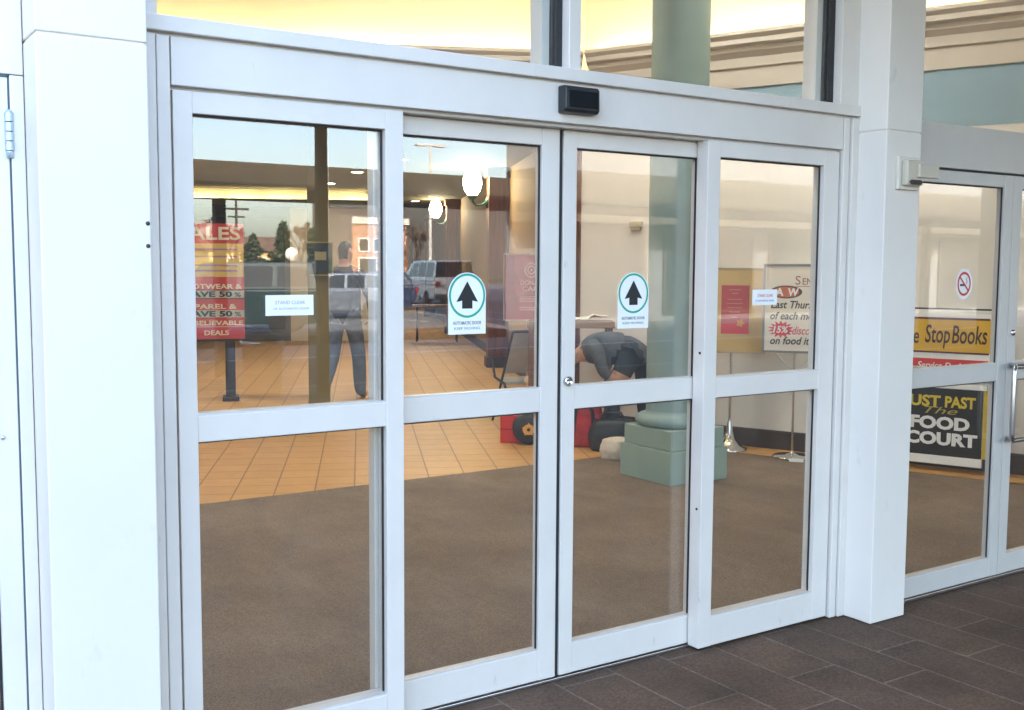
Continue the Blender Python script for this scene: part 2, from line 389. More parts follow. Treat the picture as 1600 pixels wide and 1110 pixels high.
# ---- corridor right wall with wood pilasters and globe lamps
cw = thing("corridor_wall", "beige mall corridor wall behind the wooden pilasters", "wall", ts(3, 0))
OC = ts(3, 0)
def tsbox(b, t0, t1, s0, s1, z0, z1):
    vs = [ts(t, s, z) for z in (z0, z1) for t in (t0, t1) for s in (s0, s1)]
    b.add(vs, [(0, 2, 3, 1), (4, 5, 7, 6), (0, 1, 5, 4), (2, 6, 7, 3), (0, 4, 6, 2), (1, 3, 7, 5)])
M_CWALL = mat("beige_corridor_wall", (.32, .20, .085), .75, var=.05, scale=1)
b = MB(OC); tsbox(b, .25, 39.8, .16, .32, 0, 3.0); b.build("wall_panel", M_CWALL, cw)
b = MB(OC); tsbox(b, .25, 39.8, .145, .16, 0, .15); b.build("baseboard", M_BASE, cw)
pil_labels = ["dark red brown wooden pilaster carrying the nearer globe lamp", "second wooden pilaster along the mall corridor with the farther globe lamp",
              "third wooden pilaster deep in the mall corridor", "fourth wooden pilaster near the corridor end"]
lamp_labels = ["larger glowing globe wall lamp on the nearest wooden pilaster", "smaller glowing globe wall lamp farther down the corridor"]
for i in range(4):
    t = 6.3+8*i; L0 = ts(t, 0)
    p = thing("wooden_pilaster", pil_labels[i], "pilaster", L0, RZ_TS, "wooden pilasters along the corridor")
    b = MB(); b.box(-.15, .15, -.15, .16, .16, 2.86); b.build("shaft", M_WOOD, p, .008)
    b = MB(); b.box(-.18, .18, -.18, .16, 0, .16); b.build("plinth", M_BASE, p, .008)
    b = MB(); b.box(-.19, .19, -.19, .16, 2.86, 3.0); b.build("capital", M_WOOD, p, .012)
    if i > 1: continue
    g = thing("globe_wall_lamp", lamp_labels[i], "wall lamp", ts(t, -.15, 2.49), RZ_TS, "globe lamps on the pilasters")
    b = MB(); b.lathe([(.09, 0), (.09, .02), (.05, .035), (.02, .05)], (0, 0, 0), 16, Matrix.Rotation(R(-90), 4, 'Y'))
    b.tube([(-.03, 0, 0), (-.09, 0, -.035), (-.17, 0, -.04), (-.22, 0, -.0), (-.235, 0, .06)], .016, 8)
    b.lathe([(.02, .0), (.06, .02), (.075, .05), (.06, .07)], (-.235, 0, .04), 16); b.build("bracket", M_GREEN, g)
    b = MB(); b.lathe([(.06, .10), (.115, .17), (.142, .27), (.135, .36), (.10, .45), (.05, .50), (.02, .53), (.012, .56)], (-.235, 0, 0), 20); b.build("glass_globe", M_GLOBE, g)

# ---- far shop front with lit fascia, and corridor end
sf = thing("far_shop_front", "dark shop front across the mall with a strip of yellow fascia lights", "shop front", ts(11.6, -5))
OS = ts(11.6, -5)
b = MB(OS); tsbox(b, 12.05, 12.2, -14, -3.45, 0, 3.0); tsbox(b, 11.5, 25, -1.75, -1.6, 0, 3.0)
b.build("wall_panel", mat("dark_olive_shop_wall", (.11, .095, .06), .8, var=.2, scale=.8), sf)
b = MB(OS); tsbox(b, 12.05, 12.2, -3.45, -1.75, 0, 3.0); b.build("beige_wall_panel", mat("tan_wall", (.62, .52, .36), .8), sf)
b = MB(OS); tsbox(b, 11.50, 11.53, -14, -1.76, 2.66, 2.80); tsbox(b, 11.53, 12.06, -14, -1.76, 2.66, 2.68); b.build("fascia_ledge", M_OLIVE, sf)
b = MB(OS); tsbox(b, 11.74, 11.78, -14, -1.76, 2.683, 2.998); b.build("fascia_back", M_COVE, sf)
for i in range(14):
    s1 = -1.85-i*.72
    b = MB(OS); b.tube([ts(11.63, s1, 2.74), ts(11.63, s1-.62, 2.74)], .018, 8); b.build("fascia_light", M_TUBE, sf)
b = MB(OS)
for i in range(5): tsbox(b, 11.98, 12.05, -13.6+i*2.05, -11.75+i*2.05, .25, 2.45)
b.build("shop_window", mat("dark_shop_glass", (.02, .022, .02), .12), sf)
ce = thing("corridor_end_wall", "orange brown wall closing the far end of the mall corridor", "wall", ts(38, -.8))
b = MB(ts(38, -.8)); tsbox(b, 38, 38.2, -1.75, .16, 0, 3.0); b.build("wall_panel", mat("orange_wall", (.45, .22, .09), .8, var=.1, scale=1), ce)
b = MB(ts(38, -.8)); tsbox(b, 37.9, 37.998, -1.5, -.6, 0, 2.2); b.build("dark_opening", mat("navy_glass", (.03, .05, .07), .2), ce)
lw = thing("mall_left_wall", "dim olive wall along the left side of the mall hall", "wall", ts(6, -13.9))
b = MB(ts(6, -13.9)); tsbox(b, .3, 12, -14.1, -13.9, 0, 3.0); b.build("wall_panel", M_OLIVE, lw)

# ---- ceiling downlights: one shows through the left pane, the others are added for light
def downlight(p, lab, grp="recessed downlights"):
    d = thing("ceiling_downlight", lab, "downlight", p, 0, grp)
    b = MB(); b.lathe([(.075, -.004), (.11, -.012), (.115, -.002), (.115, 0)], (0, 0, 0), 18); b.build("trim_ring", M_WHITE, d)
    b = MB(); b.lathe([(0, -.006), (.085, -.006), (.085, -.003), (0, -.003)], (0, 0, 0), 18); b.build("lens", M_DOWN, d)
    return d
for i, (x, y) in enumerate([(-3, 1.6), (0, 1.6), (3, 1.6), (5.8, 1.6), (-1.5, 4.2), (1.5, 4.4), (4.2, 4.2), (5.6, 3.0)]):
    downlight((x, y, 4.7), "added unseen downlight lighting the cream entrance hall")  # out of view, added to brighten the entrance hall
for i, t in enumerate((2.2, 5.2)):
    for j, s in enumerate((-10.5, -7.5, -4.5, -1.5)):
        downlight(ts(t, s, 3.0), "added small recessed downlight in the olive mall ceiling")  # added lamps to light the mall hall
downlight(ts(7.36, -2.1, 3.0), "small recessed downlight in the olive ceiling above the walking person")
downlight(ts(9.9, -2.6, 3.0), "added downlight brightening the tan wall behind the walking person")  # added to lighten the wall behind the walker
for t in (15, 26): downlight(ts(t, -.8, 3.0), "added small downlight along the narrow corridor ceiling")  # added to light the far corridor

# ================================================================== cladding columns
def column(x0, x1, lab):
    p = thing("cladding_column", lab, "column", ((x0+x1)/2, -.02, 0), 0, "white cladding columns beside the automatic door")
    o = ((x0+x1)/2, -.02, 0)
    b = MB(o); b.box(x0, x1, -.165, .18, .0, 2.128); b.build("lower_panel", M_PANEL, p, .004)
    b = MB(o); b.box(x0, x1, -.165, .18, 2.134, 3.49); b.build("upper_panel", M_PANEL, p, .004)
    b = MB(o); b.box(x0+.006, x1-.006, -.159, .17, 2.128, 2.134); b.build("joint", M_PANEL, p)
    return p
cl = column(.525, .802, "left white cladding column beside the fixed glass panel with two screw holes")
column(3.852, 4.085, "right white cladding column carrying the beige door sensor")
b = MB((.6635, -.02, 0))
for z in (1.66, 1.60): b.lathe([(.006, 0), (.005, .003), (0, .003)], (.793, -.165, z), 10, Matrix.Rotation(R(90), 4, 'X'))
b.build("screw_hole", M_DARK, cl)

# ================================================================== storefront frame
sfm = thing("storefront_frame", "white aluminium frame around the automatic doors with header and transom glazing", "door frame", (2.336, 0, 0))
O = (2.336, 0, 0)
def part(name, boxes, m, parent, off, bevel=.003):
    for q in boxes:
        b = MB(off); b.box(*q); o_ = b.build(name, m, parent, bevel)
    return o_
part("left_jamb", [(.868, .905, -.012, .15, 0, 2.192), (.79, .864, -.02, .15, 0, 2.192)], M_WHITE, sfm, O)
part("right_jamb", [(3.768, 3.806, -.012, .15, 0, 2.192), (3.812, 3.853, -.022, .15, 0, 2.192)], M_WHITE, sfm, O)
part("header", [(.909, 3.764, -.010, .14, 2.056, 2.192)], M_WHITE, sfm, O)
part("sill_strip", [(.79, 3.853, -.028, .15, 2.200, 2.244)], M_WHITE, sfm, O)
part("shadow_gap", [(.80, 3.85, .0, .14, 2.190, 2.202), (.907, 3.766, .02, .13, 2.045, 2.056), (.8635, .8685, .0, .14, .001, 2.19), (3.8055, 3.8125, .0, .14, .001, 2.19)], M_TRIM, sfm, O, 0)
part("transom_mullion", [(2.300, 2.352, -.012, .15, 2.244, 3.45)], M_WHITE, sfm, O)
part("transom_jamb", [(.79, .872, -.012, .15, 2.244, 3.45), (3.738, 3.853, -.012, .15, 2.244, 3.45)], M_WHITE, sfm, O)
part("transom_gasket", [(2.276, 2.300, .03, .075, 2.244, 3.45), (2.352, 2.358, .03, .075, 2.244, 3.45), (3.712, 3.738, .03, .075, 2.244, 3.45), (.872, .88, .03, .075, 2.244, 3.45)], M_GASKET, sfm, O, 0)
part("transom_stop", [(2.245, 2.276, .078, .15, 2.244, 3.45), (3.68, 3.712, .078, .15, 2.244, 3.45)], M_WALL, sfm, O, 0)
for x0, x1 in ((.88, 2.276), (2.358, 3.712)):
    part("transom_pane", [(x0, x1, .045, .053, 2.245, 3.45)], M_GLASS, sfm, O, 0)
part("threshold", [(.868, 3.806, .064, .17, -.003, .007)], M_STEEL, sfm, O, .002)

# ---- glazed leaf: frame, two panes, gaskets
def leaf(root, off, x0, x1, y0, y1, z0, z1, sl, sr, top, mid0, mid1, bot, m=M_WHITE):
    b = MB(off); b.box(x0, x0+sl, y0, y1, z0, z1); b.box(x1-sr, x1, y0, y1, z0, z1)
    e = .0015
    b.box(x0+sl, x1-sr, y0+e, y1-e, top, z1-.0005); b.box(x0+sl, x1-sr, y0+e, y1-e, mid0, mid1); b.box(x0+sl, x1-sr, y0+e, y1-e, z0+.0005, bot)
    b.build("leaf_frame", m, root, .0025)
    ym = (y0+y1)/2
    for za, zb, nm in ((mid1, top, "upper_pane"), (bot, mid0, "lower_pane")):
        b = MB(off); b.box(x0+sl, x1-sr, ym-.003, ym+.003, za, zb); b.build(nm, M_GLASS, root)
    g = .006
    for za, zb in ((mid1, top), (bot, mid0)):
        b = MB(off); ya, yb = ym-.009, ym-.0035
        b.box(x0+sl-.001, x1-sr+.001, ya, yb, zb-g, zb+.001); b.box(x1-sr-g, x1-sr+.001, ya+.0003, yb-.0003, za, zb)
        b.build("gasket", M_GASKET, root)
        b = MB(off); b.box(x0+sl, x1-sr, y0+.004, y1-.004, za-.001, za+.006); b.build("glazing_bead", M_TRIM, root)
sp = []
for x0, x1, sl, sr, lab in ((.914, 1.650, .056, .064, "fixed glass side panel on the left with the wide white notice sticker"),
                            (2.988, 3.757, .068, .094, "fixed glass side panel on the right in front of the sign stands")):
    p = thing("fixed_side_panel", lab, "side panel", ((x0+x1)/2, .03, 0), 0, "fixed glazed side panels")
    leaf(p, ((x0+x1)/2, .03, 0), x0, x1, 0, .062, .008, 2.046, sl, sr, 1.983, 1.029, 1.107, .128)
for z in (1.21, .58):
    b = MB((3.3725, .03, 0)); b.lathe([(.0055, 0), (.005, .003), (0, .0035)], (2.988, .024, z), 10, Matrix.Rotation(R(-90), 4, 'Y')); b.build("screw", M_DARK, p)
for x0, x1, sl, sr, lab in ((1.575, 2.322, .065, .077, "left sliding glass door leaf in front of the globe lamps"),
                            (2.341, 3.070, .060, .065, "right sliding glass door leaf with the round lock cylinder")):
    p = thing("sliding_door", lab, "door", ((x0+x1)/2, .09, 0), 0, "sliding leaves of the automatic door")
    o = ((x0+x1)/2, .09, 0)
    leaf(p, o, x0, x1, .068, .112, .012, 2.044, sl, sr, 1.982, 1.022, 1.106, .126)
    if x0 < 2:
        b = MB(o); b.box(2.3195, 2.3325, .078, .104, .014, 2.042); b.build("weather_strip", M_GASKET, p)
    if x0 > 2:
        b = MB(o); b.box(2.3332, 2.3435, .078, .104, .014, 2.042); b.build("weather_strip", M_GASKET, p)
        b = MB(o); b.lathe([(.019, 0), (.019, .010), (.016, .014), (.012, .014), (.011, .011), (0, .011)], (2.366, .068, 1.128), 24, Matrix.Rotation(R(90), 4, 'X'))
        b.box(2.364, 2.368, .0555, .058, 1.122, 1.134)
        b.build("lock_cylinder", M_CHROME, p)

# ---- motion sensor on the header
ms = thing("motion_sensor", "black motion sensor box on the header above the door meeting point", "sensor", (2.328, -.01, 2.086))
o = (2.328, -.01, 2.086)
b = MB(o); b.prism([(-.012, 2.086), (-.050, 2.088), (-.060, 2.098), (-.058, 2.170), (-.050, 2.180), (-.012, 2.181)], 2.252, 2.404, Matrix(((0, 0, 1, 0), (1, 0, 0, 0), (0, 1, 0, 0), (0, 0, 0, 1)))); b.build("housing", M_BLACK, ms, .006)
b = MB(o); b.obox((2.328, -.0602, 2.134), (.130, .004, .058), 0, Matrix.Rotation(R(-1.6), 4, 'X')); b.build("lens", mat("smoked_lens", (.012, .014, .016), .12, spec=.35), ms, .001)

# ---- beige wall sensor on the right column
bs = thing("door_sensor_box", "beige door sensor box with side arm on the right white column", "sensor", (4.01, -.165, 1.9))
o = (4.01, -.165, 1.9)
M_BEIGE = mat("beige_plastic", (.56, .50, .40), .45)
b = MB(o); b.box(3.915, 4.055, -.183, -.1655, 1.885, 2.025); b.build("back_plate", mat("pale_beige_plastic", (.68, .63, .54), .45), bs, .004)
b = MB(o); b.box(3.93, 4.04, -.215, -.183, 1.902, 2.008); b.build("housing", M_BEIGE, bs, .008)
b = MB(o); b.box(3.99, 4.125, -.232, -.2155, 1.935, 1.992); b.build("arm", M_BEIGE, bs, .004)
b = MB(o); b.prism([(3.942, 1.916), (3.955, 1.906), (4.015, 1.906), (4.028, 1.916), (4.015, 1.925), (3.955, 1.925)], .2155, .2215, TX); b.build("lens_window", M_BLACK, bs)

# ================================================================== swing doors
def pull(root, off, x, y, z0, z1, dx, m=M_STEEL):
    b = MB(off); r = .0125
    pts = [(x, y, z0), (x, y-.055, z0), (x+dx*.02, y-.075, z0+.005)]
    b.tube([(x, y+.002, z1), (x, y-.055, z1), (x+.004*dx, y-.068, z1-.006), (x+.006*dx, y-.072, z1-.03), (x+.006*dx, y-.072, z0+.03), (x+.004*dx, y-.068, z0+.006), (x, y-.055, z0), (x, y+.002, z0)], r, 10)
    return b.build("pull_handle", m, root)
SWY = -.05
rt = thing("right_entry_frame", "grey white aluminium frame and header around the right swing doors", "door frame", (5.1, SWY, 0))
o = (5.1, SWY, 0)
part("header", [(4.09, 6.13, SWY-.004, .12, 2.012, 2.212)], M_TRIM, rt, o)
part("jamb", [(4.087, 4.13, SWY+.002, .11, 0, 2.008), (5.80, 5.88, SWY, .11, 0, 2.008)], M_TRIM, rt, o)
part("transom_jamb", [(5.80, 5.88, SWY, .11, 2.212, 3.45), (4.087, 4.11, SWY, .11, 2.212, 3.45)], M_TRIM, rt, o)
part("transom_pane", [(4.11, 5.80, -.004, .004, 2.212, 3.45)], M_GLASS, rt, o, 0)
part("threshold", [(4.09, 5.88, SWY-.004, .11, -.003, .012)], M_STEEL, rt, o, .002)
part("shadow_gap", [(4.13, 5.8, SWY+.008, .06, 2.003, 2.012)], M_GASKET, rt, o, 0)
for x0, x1, lab, hx, hd in ((4.134, 4.978, "right entry swing door with the round no smoking decal", 0, 0), (4.984, 5.796, "far right swing door at the photo edge with steel pull handle", 5.03, 1)):
    p = thing("swing_door", lab, "door", ((x0+x1)/2, SWY+.02, 0), 0, "hinged glass entry doors")
    oo = ((x0+x1)/2, SWY+.02, 0)
    leaf(p, oo, x0, x1, SWY, SWY+.045, .016, 2.002, .07, .07, 1.943, 1.0, 1.083, .108, M_TRIM)
    if hx:
        b = MB(oo); b.tube([(5.02, SWY+.002, 1.075), (4.985, SWY-.05, 1.075), (4.958, SWY-.062, 1.07), (4.952, SWY-.062, 1.04), (4.952, SWY-.062, .74), (4.958, SWY-.062, .712), (4.985, SWY-.05, .705), (5.02, SWY+.002, .705)], .0125, 10)
        b.tube([(4.958, SWY-.062, 1.072), (5.30, SWY-.062, 1.072)], .0125, 10)
        b.tube([(4.958, SWY-.062, .708), (5.30, SWY-.062, .708)], .0125, 10)
        b.build("pull_handle", M_STEEL, p)
        b = MB(oo); b.lathe([(.015, 0), (.015, .008), (.008, .01), (0, .01)], (5.02, SWY, 1.235), 16, Matrix.Rotation(R(90), 4, 'X')); b.build("lock_cylinder", M_CHROME, p)
lt = thing("left_entry_frame", "white aluminium frame around the swing door at the left photo edge", "door frame", (.2, 0, 0))
o = (.2, 0, 0)
part("jamb", [(.489, .523, -.006, .12, 0, 2.042), (-1.31, -1.26, -.006, .12, 0, 2.042)], M_WHITE, lt, o)
part("header", [(-1.31, .523, -.006, .12, 2.044, 3.45)], M_WHITE, lt, o)
part("shadow_gap", [(.4855, .4895, .0, .06, .01, 2.042), (-1.26, .489, .0, .06, 2.037, 2.045)], mat("blue_grey_gap", (.06, .10, .12), .6), lt, o, 0)
p = thing("swing_door", "white swing door with knuckle hinge at the left photo edge", "door", (.1, .02, 0), 0, "hinged glass entry doors")
leaf(p, (.1, .02, 0), -.37, .485, 0, .045, .012, 2.036, .06, .058, 1.96, 1.0, 1.083, .11)
b = MB((.1, .02, 0)); b.lathe([(.0, 1.826), (.009, 1.828), (.009, 1.845)], (.4855, -.006, 0), 12)
for z in (1.847, 1.872, 1.897, 1.922): b.lathe([(.011, z), (.011, z+.022)], (.4855, -.006, 0), 12)
b.lathe([(.009, 1.945), (.006, 1.952), (0, 1.953)], (.4855, -.006, 0), 12)
b.build("hinge", mat("light_blue_grey_metal", (.45, .55, .60), .4, .5), p)
b = MB((.1, .02, 0)); b.lathe([(.006, 0), (.005, .004), (0, .005)], (.446, -.0, 1.088), 10, Matrix.Rotation(R(90), 4, 'X')); b.build("screw", M_STEEL, p)
part("door_leaf", [(-1.255, -.375, 0, .045, .012, 2.036)], M_WHITE, lt, o)

# ================================================================== decals on the glass
def disc(b, cx, cz, rx, rz, y, n=48, r2=None):
    if r2 is None: b.add([(cx+rx*math.cos(2*math.pi*k/n), y, cz+rz*math.sin(2*math.pi*k/n)) for k in range(n)], [list(range(n))])
    else:
        vs = []
        for k in range(n):
            a = 2*math.pi*k/n; vs += [(cx+rx*math.cos(a), y, cz+rz*math.sin(a)), (cx+r2[0]*math.cos(a), y, cz+r2[1]*math.sin(a))]
        b.add(vs, [(2*k, 2*k+1, (2*k+3) % (2*n), (2*k+2) % (2*n)) for k in range(n)])
def arrow_decal(x0, x1, z0, z1, lab):
    cx = (x0+x1)/2; wd = (x1-x0)/2; y = .0865
    p = thing("door_decal", lab, "decal", (cx, y, z0), 0, "arrow decals on the sliding doors"); o = (cx, y, z0)
    zc = z1-.08; rx = wd; rz = .08
    b = MB(o); n = 40; out = [(cx-wd*.98, z0), (cx+wd*.98, z0), (cx+wd*.98, zc-.01)]
    out += [(cx+rx*math.cos(a), zc+rz*math.sin(a)) for a in [math.pi*k/24 for k in range(25)]]+[(cx-wd*.98, zc-.01)]
    b.prism(out, -y-.0012, -y, Matrix(((1, 0, 0, 0), (0, 0, -1, 0), (0, 1, 0, 0), (0, 0, 0, 1)))); b.build("backing", M_WHITEP, p)
    b = MB(o); disc(b, cx, zc, wd*.95, .077, y-.0006, 48, (wd*.845, .069)); b.build("ring", M_TEALP, p)
    b = MB(o); ar = [(0, .050), (.044, -.022), (.021, -.017), (.021, -.045), (-.021, -.045), (-.021, -.017), (-.044, -.022)]
    b.add([(cx+u, y-.0007, zc+v) for u, v in ar], [list(range(7))]); b.build("arrow", M_INK, p)
    text("lettering", [("AUTOMATIC DOOR", cx-.058, z0+.034, .016, y-.0007, .116, .0003, 0), ("KEEP MOVING", cx-.052, z0+.016, .013, y-.0007, .104, 0, 0)], mat("grey_text", (.25, .27, .28), .7), p, o)
arrow_decal(1.866, 2.021, 1.314, 1.528, "arrow decal on the left sliding door beside the dark pilaster")
arrow_decal(2.614, 2.771, 1.314, 1.529, "arrow decal on the right sliding door in front of the cream wall")
def notice(x0, x1, z0, z1, lab, rows, m):
    y = .0268; p = thing("notice_sticker", lab, "sticker", ((x0+x1)/2, y, z0)); o = ((x0+x1)/2, y, z0)
    b = MB(o); b.box(x0, x1, y-.0012, y, z0, z1); b.build("backing", M_WHITEP, p)
    text("lettering", [(s, x0+(x1-x0)*fx, z0+(z1-z0)*fz, sz, y-.0015, (x1-x0)*fw, 0, 0) for s, fx, fz, sz, fw in rows], m, p, o)
    return p
notice(1.190, 1.346, 1.396, 1.459, "wide white notice sticker on the left fixed glass panel", [("STAND CLEAR", .2, .55, .016, .62), ("OF AUTOMATIC DOOR", .16, .28, .010, .75)], mat("violet_grey_text", (.33, .30, .42), .7))
q = notice(3.277, 3.421, 1.396, 1.460, "small white notice sticker on the right fixed panel over the two sign boards", [("STAND CLEAR", .2, .52, .017, .62)], M_REDT)
text("small_lettering", [("OF AUTOMATIC DOOR", 3.295, 1.410, .010, .0253, .108, 0, 0)], M_BLUET, q, (3.349, .0268, 1.396))
ns = thing("no_smoking_decal", "round no smoking decal with red slashed ring on the right swing door", "decal", (4.632, SWY, 1.405)); o = (4.632, SWY, 1.405)
y = SWY+.0185
b = MB(o); disc(b, 4.632, 1.478, .066, .073, y-.0008); b.build("backing", M_WHITEP, ns)
b = MB(o); disc(b, 4.632, 1.478, .052, .057, y-.0014, 48, (.042, .046))
b.add([(4.632-.036, y-.0014, 1.478+.028), (4.632-.030, y-.0014, 1.478+.035), (4.632+.036, y-.0014, 1.478-.028), (4.632+.030, y-.0014, 1.478-.035)], [(0, 1, 2, 3)]); b.build("ring", M_RED, ns)
b = MB(o); b.add([(4.600, y-.0011, 1.468), (4.645, y-.0011, 1.468), (4.645, y-.0011, 1.477), (4.600, y-.0011, 1.477)], [(0, 1, 2, 3)])
b.tube([(4.65, y-.0012, 1.478), (4.655, y-.0012, 1.49), (4.647, y-.0012, 1.50), (4.655, y-.0012, 1.508)], .0016, 4); b.build("cigarette", M_INK, ns)

# ================================================================== teal column on pedestal
tc = thing("round_column", "teal round column standing on a square two tier sage pedestal", "column", (5.37, 2.79, 0)); o = (5.37, 2.79, 0)
b = MB(o); b.lathe([(.208, .46), (.208, 4.7)], (5.37, 2.79, 0), 40); b.build("shaft", M_TEAL, tc)
b = MB(o); b.lathe([(.20, .385), (.25, .388), (.278, .405), (.287, .43), (.278, .455), (.25, .472), (.215, .478), (.208, .50)], (5.37, 2.79, 0), 40); b.build("base_ring", M_TEAL, tc)
b = MB(o); b.box(5.112, 5.628, 2.532, 3.048, .242, .386); b.build("upper_tier", M_PED, tc, .006)
b = MB(o); b.box(5.092, 5.648, 2.512, 3.068, 0.0, .240); b.build("lower_tier", M_PED, tc, .006)
al = thing("wall_alarm_box", "small beige box on the upper cream wall", "alarm", wa(1.36, 0, 1.92), math.atan2(-DA.y, -DA.x))
b = MB(); b.box(-.065, .065, -.035, -.0005, -.02, .035); b.build("housing", M_BEIGE, al, .004)
b = MB(); b.box(-.05, .05, -.03, -.0005, -.048, -.02); b.build("lower_slot", mat("grey_beige_plastic", (.4, .37, .32), .5), al, .002)

# ================================================================== sign stands
CAMXY = Vector((0, -3.1188))
def face(p): return -math.atan2(p[0]-CAMXY.x, p[1]-CAMXY.y)
def frame_part(b, x0, x1, z0, z1, w, y0, y1):
    b.box(x0, x1, y0, y1, z1-w, z1); b.box(x0, x1, y0, y1, z0, z0+w); b.box(x0, x0+w, y0, y1, z0+w, z1-w); b.box(x1-w, x1, y0, y1, z0+w, z1-w)
# gold board with red poster
P1 = (6.53, 3.36, .006); s1 = thing("sign_stand", "gold sign board with a red sheet on a pole with flared chrome base", "sign stand", P1, face(P1), "sign stands by the cream wall")
b = MB(); b.box(-.215, .262, -.012, .012, .83, 1.53); b.build("board", mat("gold_board", (.62, .43, .17), .6, var=.05, scale=5), s1, .002)
b = MB(); frame_part(b, -.222, .269, .823, 1.537, .014, -.017, .017); b.build("board_frame", mat("tan_metal", (.42, .36, .25), .4, .3), s1, .002)
b = MB(); b.box(-.10, .128, -.0145, -.0125, .985, 1.39); b.build("poster", mat("crimson_sheet", (.46, .05, .065), .6), s1)
b = MB(); b.box(-.10, .128, -.0152, -.0146, .985, 1.065); b.build("poster_band", M_RED, s1)
b = MB(); b.add([(.06+.028*math.cos(a)*(1+.25*math.cos(5*a)), -.0156, 1.075+.028*math.sin(a)*(1+.25*math.cos(5*a))) for a in [2*math.pi*k/30 for k in range(30)]], [list(range(30))]); b.build("poster_flower", mat("orange_print", (.75, .33, .06), .6), s1)
for i, (wd, z) in enumerate(((.10, 1.35), (.05, 1.32), (.12, 1.27), (.13, 1.235), (.12, 1.20), (.09, 1.165), (.05, 1.12))):
    b = MB(); b.box(.01-wd/2, .01+wd/2, -.0152, -.0147, z, z+.006); b.build("printed_line", mat("dull_pink_print", (.60, .28, .25), .7), s1)
b = MB(); b.tube([(-.01, .02, .20), (-.01, .02, 1.30)], .011, 10); b.build("pole", M_CHROME, s1)
b = MB(); b.lathe([(.15, 0), (.152, .012), (.14, .02), (.09, .04), (.05, .09), (.028, .16), (.018, .24), (.012, .26)], (-.01, .02, 0), 28); b.build("base", M_CHROME, s1)
# white discount board
P2 = (6.68, 2.83, .006); s2 = thing("sign_stand", "white lettered discount sign board in grey frame on a pole with flat disc base", "sign stand", P2, face(P2), "sign stands by the cream wall")
b = MB(); b.box(-.236, .30, -.010, .010, .868, 1.556); b.build("board", mat("cream_board", (.80, .73, .64), .6), s2, .002)
b = MB(); frame_part(b, -.25, .314, .855, 1.57, .018, -.017, .017); b.build("board_frame", mat("grey_metal", (.22, .22, .22), .4, .4), s2, .002)
text("lettering", [("Last Thursday", -.187, 1.215, .085, -.0115, .435, .0018, .25), ("of each month", -.190, 1.125, .085, -.0115, .435, .0018, .25), ("on food items", -.185, .925, .085, -.0115, .43, .0018, .25)], mat("brown_black_ink", (.05, .04, .035), .7), s2)
text("heading", [("S", .0, 1.405, .10, -.0115, None, .0008, 0), ("ENIORS", .055, 1.405, .075, -.0115, .22, .0008, 0), ("DAY", .115, 1.29, .10, -.0115, .16, .0008, 0)], mat("brown_red_ink", (.30, .16, .13), .7), s2)
b = MB(); b.box(.0, .28, -.0117, -.0109, 1.388, 1.393); b.build("heading_rule", mat("brown_red_ink", (.30, .16, .13), .7), s2)
text("discount_lettering", [("discount", -.015, 1.005, .095, -.0120, .23, .0012, .3)], M_REDT, s2)
b = MB(); sp_ = []
for k in range(28):
    a = 2*math.pi*k/28; rr = (1.0 if k % 2 else .68+.1*math.sin(3*k)); sp_.append((-.105+.105*rr*math.cos(a), -.0113, 1.045+.072*rr*math.sin(a)))
b.add(sp_, [list(range(28))]); b.build("red_burst", M_RED, s2)
text("burst_lettering", [("15%", -.165, 1.018, .075, -.0120, .12, .0018, .2)], M_WHITEP, s2)
b = MB(); disc(b, -.07, 1.345, .125, .052, -.0112); b.build("logo_oval", mat("dark_brown_print", (.05, .025, .018), .6), s2)
b = MB(); disc(b, -.075, 1.345, .105, .042, -.0117); b.build("logo_fill", mat("orange_brown_print", (.55, .12, .04), .6), s2)
text("logo_lettering", [("A", -.160, 1.315, .085, -.0122, .07, .003, .1), ("W", -.055, 1.315, .085, -.0122, .085, .003, .1)], M_WHITEP, s2)
b = MB(); b.tube([(.01, .02, .03), (.01, .02, 1.2)], .010, 10); b.build("pole", M_CHROME, s2)
b = MB(); b.tube([(.01, .02, .70), (.17, .012, .86)], .005, 6); b.tube([(.01, .02, .70), (-.15, .012, .86)], .005, 6); b.build("brace", M_STEEL, s2)
b = MB(); b.lathe([(.155, 0), (.157, .010), (.145, .020), (.06, .026), (.02, .04), (.012, .06)], (.01, .02, 0), 28); b.build("base", M_CHROME, s2)
b = MB(); b.box(-.01, .10, -.165, -.158, -.003, .022); b.build("base_label", M_WHITEP, s2)

# SALES stand
P3 = (4.05+.055, 8.84-.018, -.002); s3 = thing("sale_sign_stand", "tall red sale sign board on dark posts inside the left glass", "sign stand", P3, face(P3))
b = MB(); b.box(-.62, .155, -.012, .012, .70, 2.0); b.build("board", mat("sale_red", (.60, .055, .06), .6), s3, .002)
def band(nm, z0, z1, m, x0=-.615, x1=.15, y=-.0135): b = MB(); b.box(x0, x1, y, -.0125, z0, z1); b.build(nm, m, s3)
M_SILVER = mat("pale_grey_print", (.62, .60, .57), .6)
band("yellow_band", 1.40, 1.775, mat("yellow_print", (.74, .55, .16), .6))
band("save_band", 1.165, 1.245, M_SILVER); band("save_band", .945, 1.025, M_SILVER)
band("stripe", .835, .842, M_SILVER); band("stripe", 1.25, 1.256, M_INK); band("stripe", 1.155, 1.161, M_INK)
text("lettering", [("SALES", -.56, 1.82, .20, -.0145, .68, .004, 0), ("FOOTWEAR &", -.55, 1.268, .075, -.0145, .68, .002, 0), ("APPAREL &", -.55, 1.042, .075, -.0145, .62, .002, 0), ("UNBELIEVABLE", -.56, .858, .070, -.0145, .70, .002, 0), ("DEALS", -.29, .745, .075, -.0145, .27, .002, 0)], mat("cream_text", (.85, .78, .62), .6), s3)
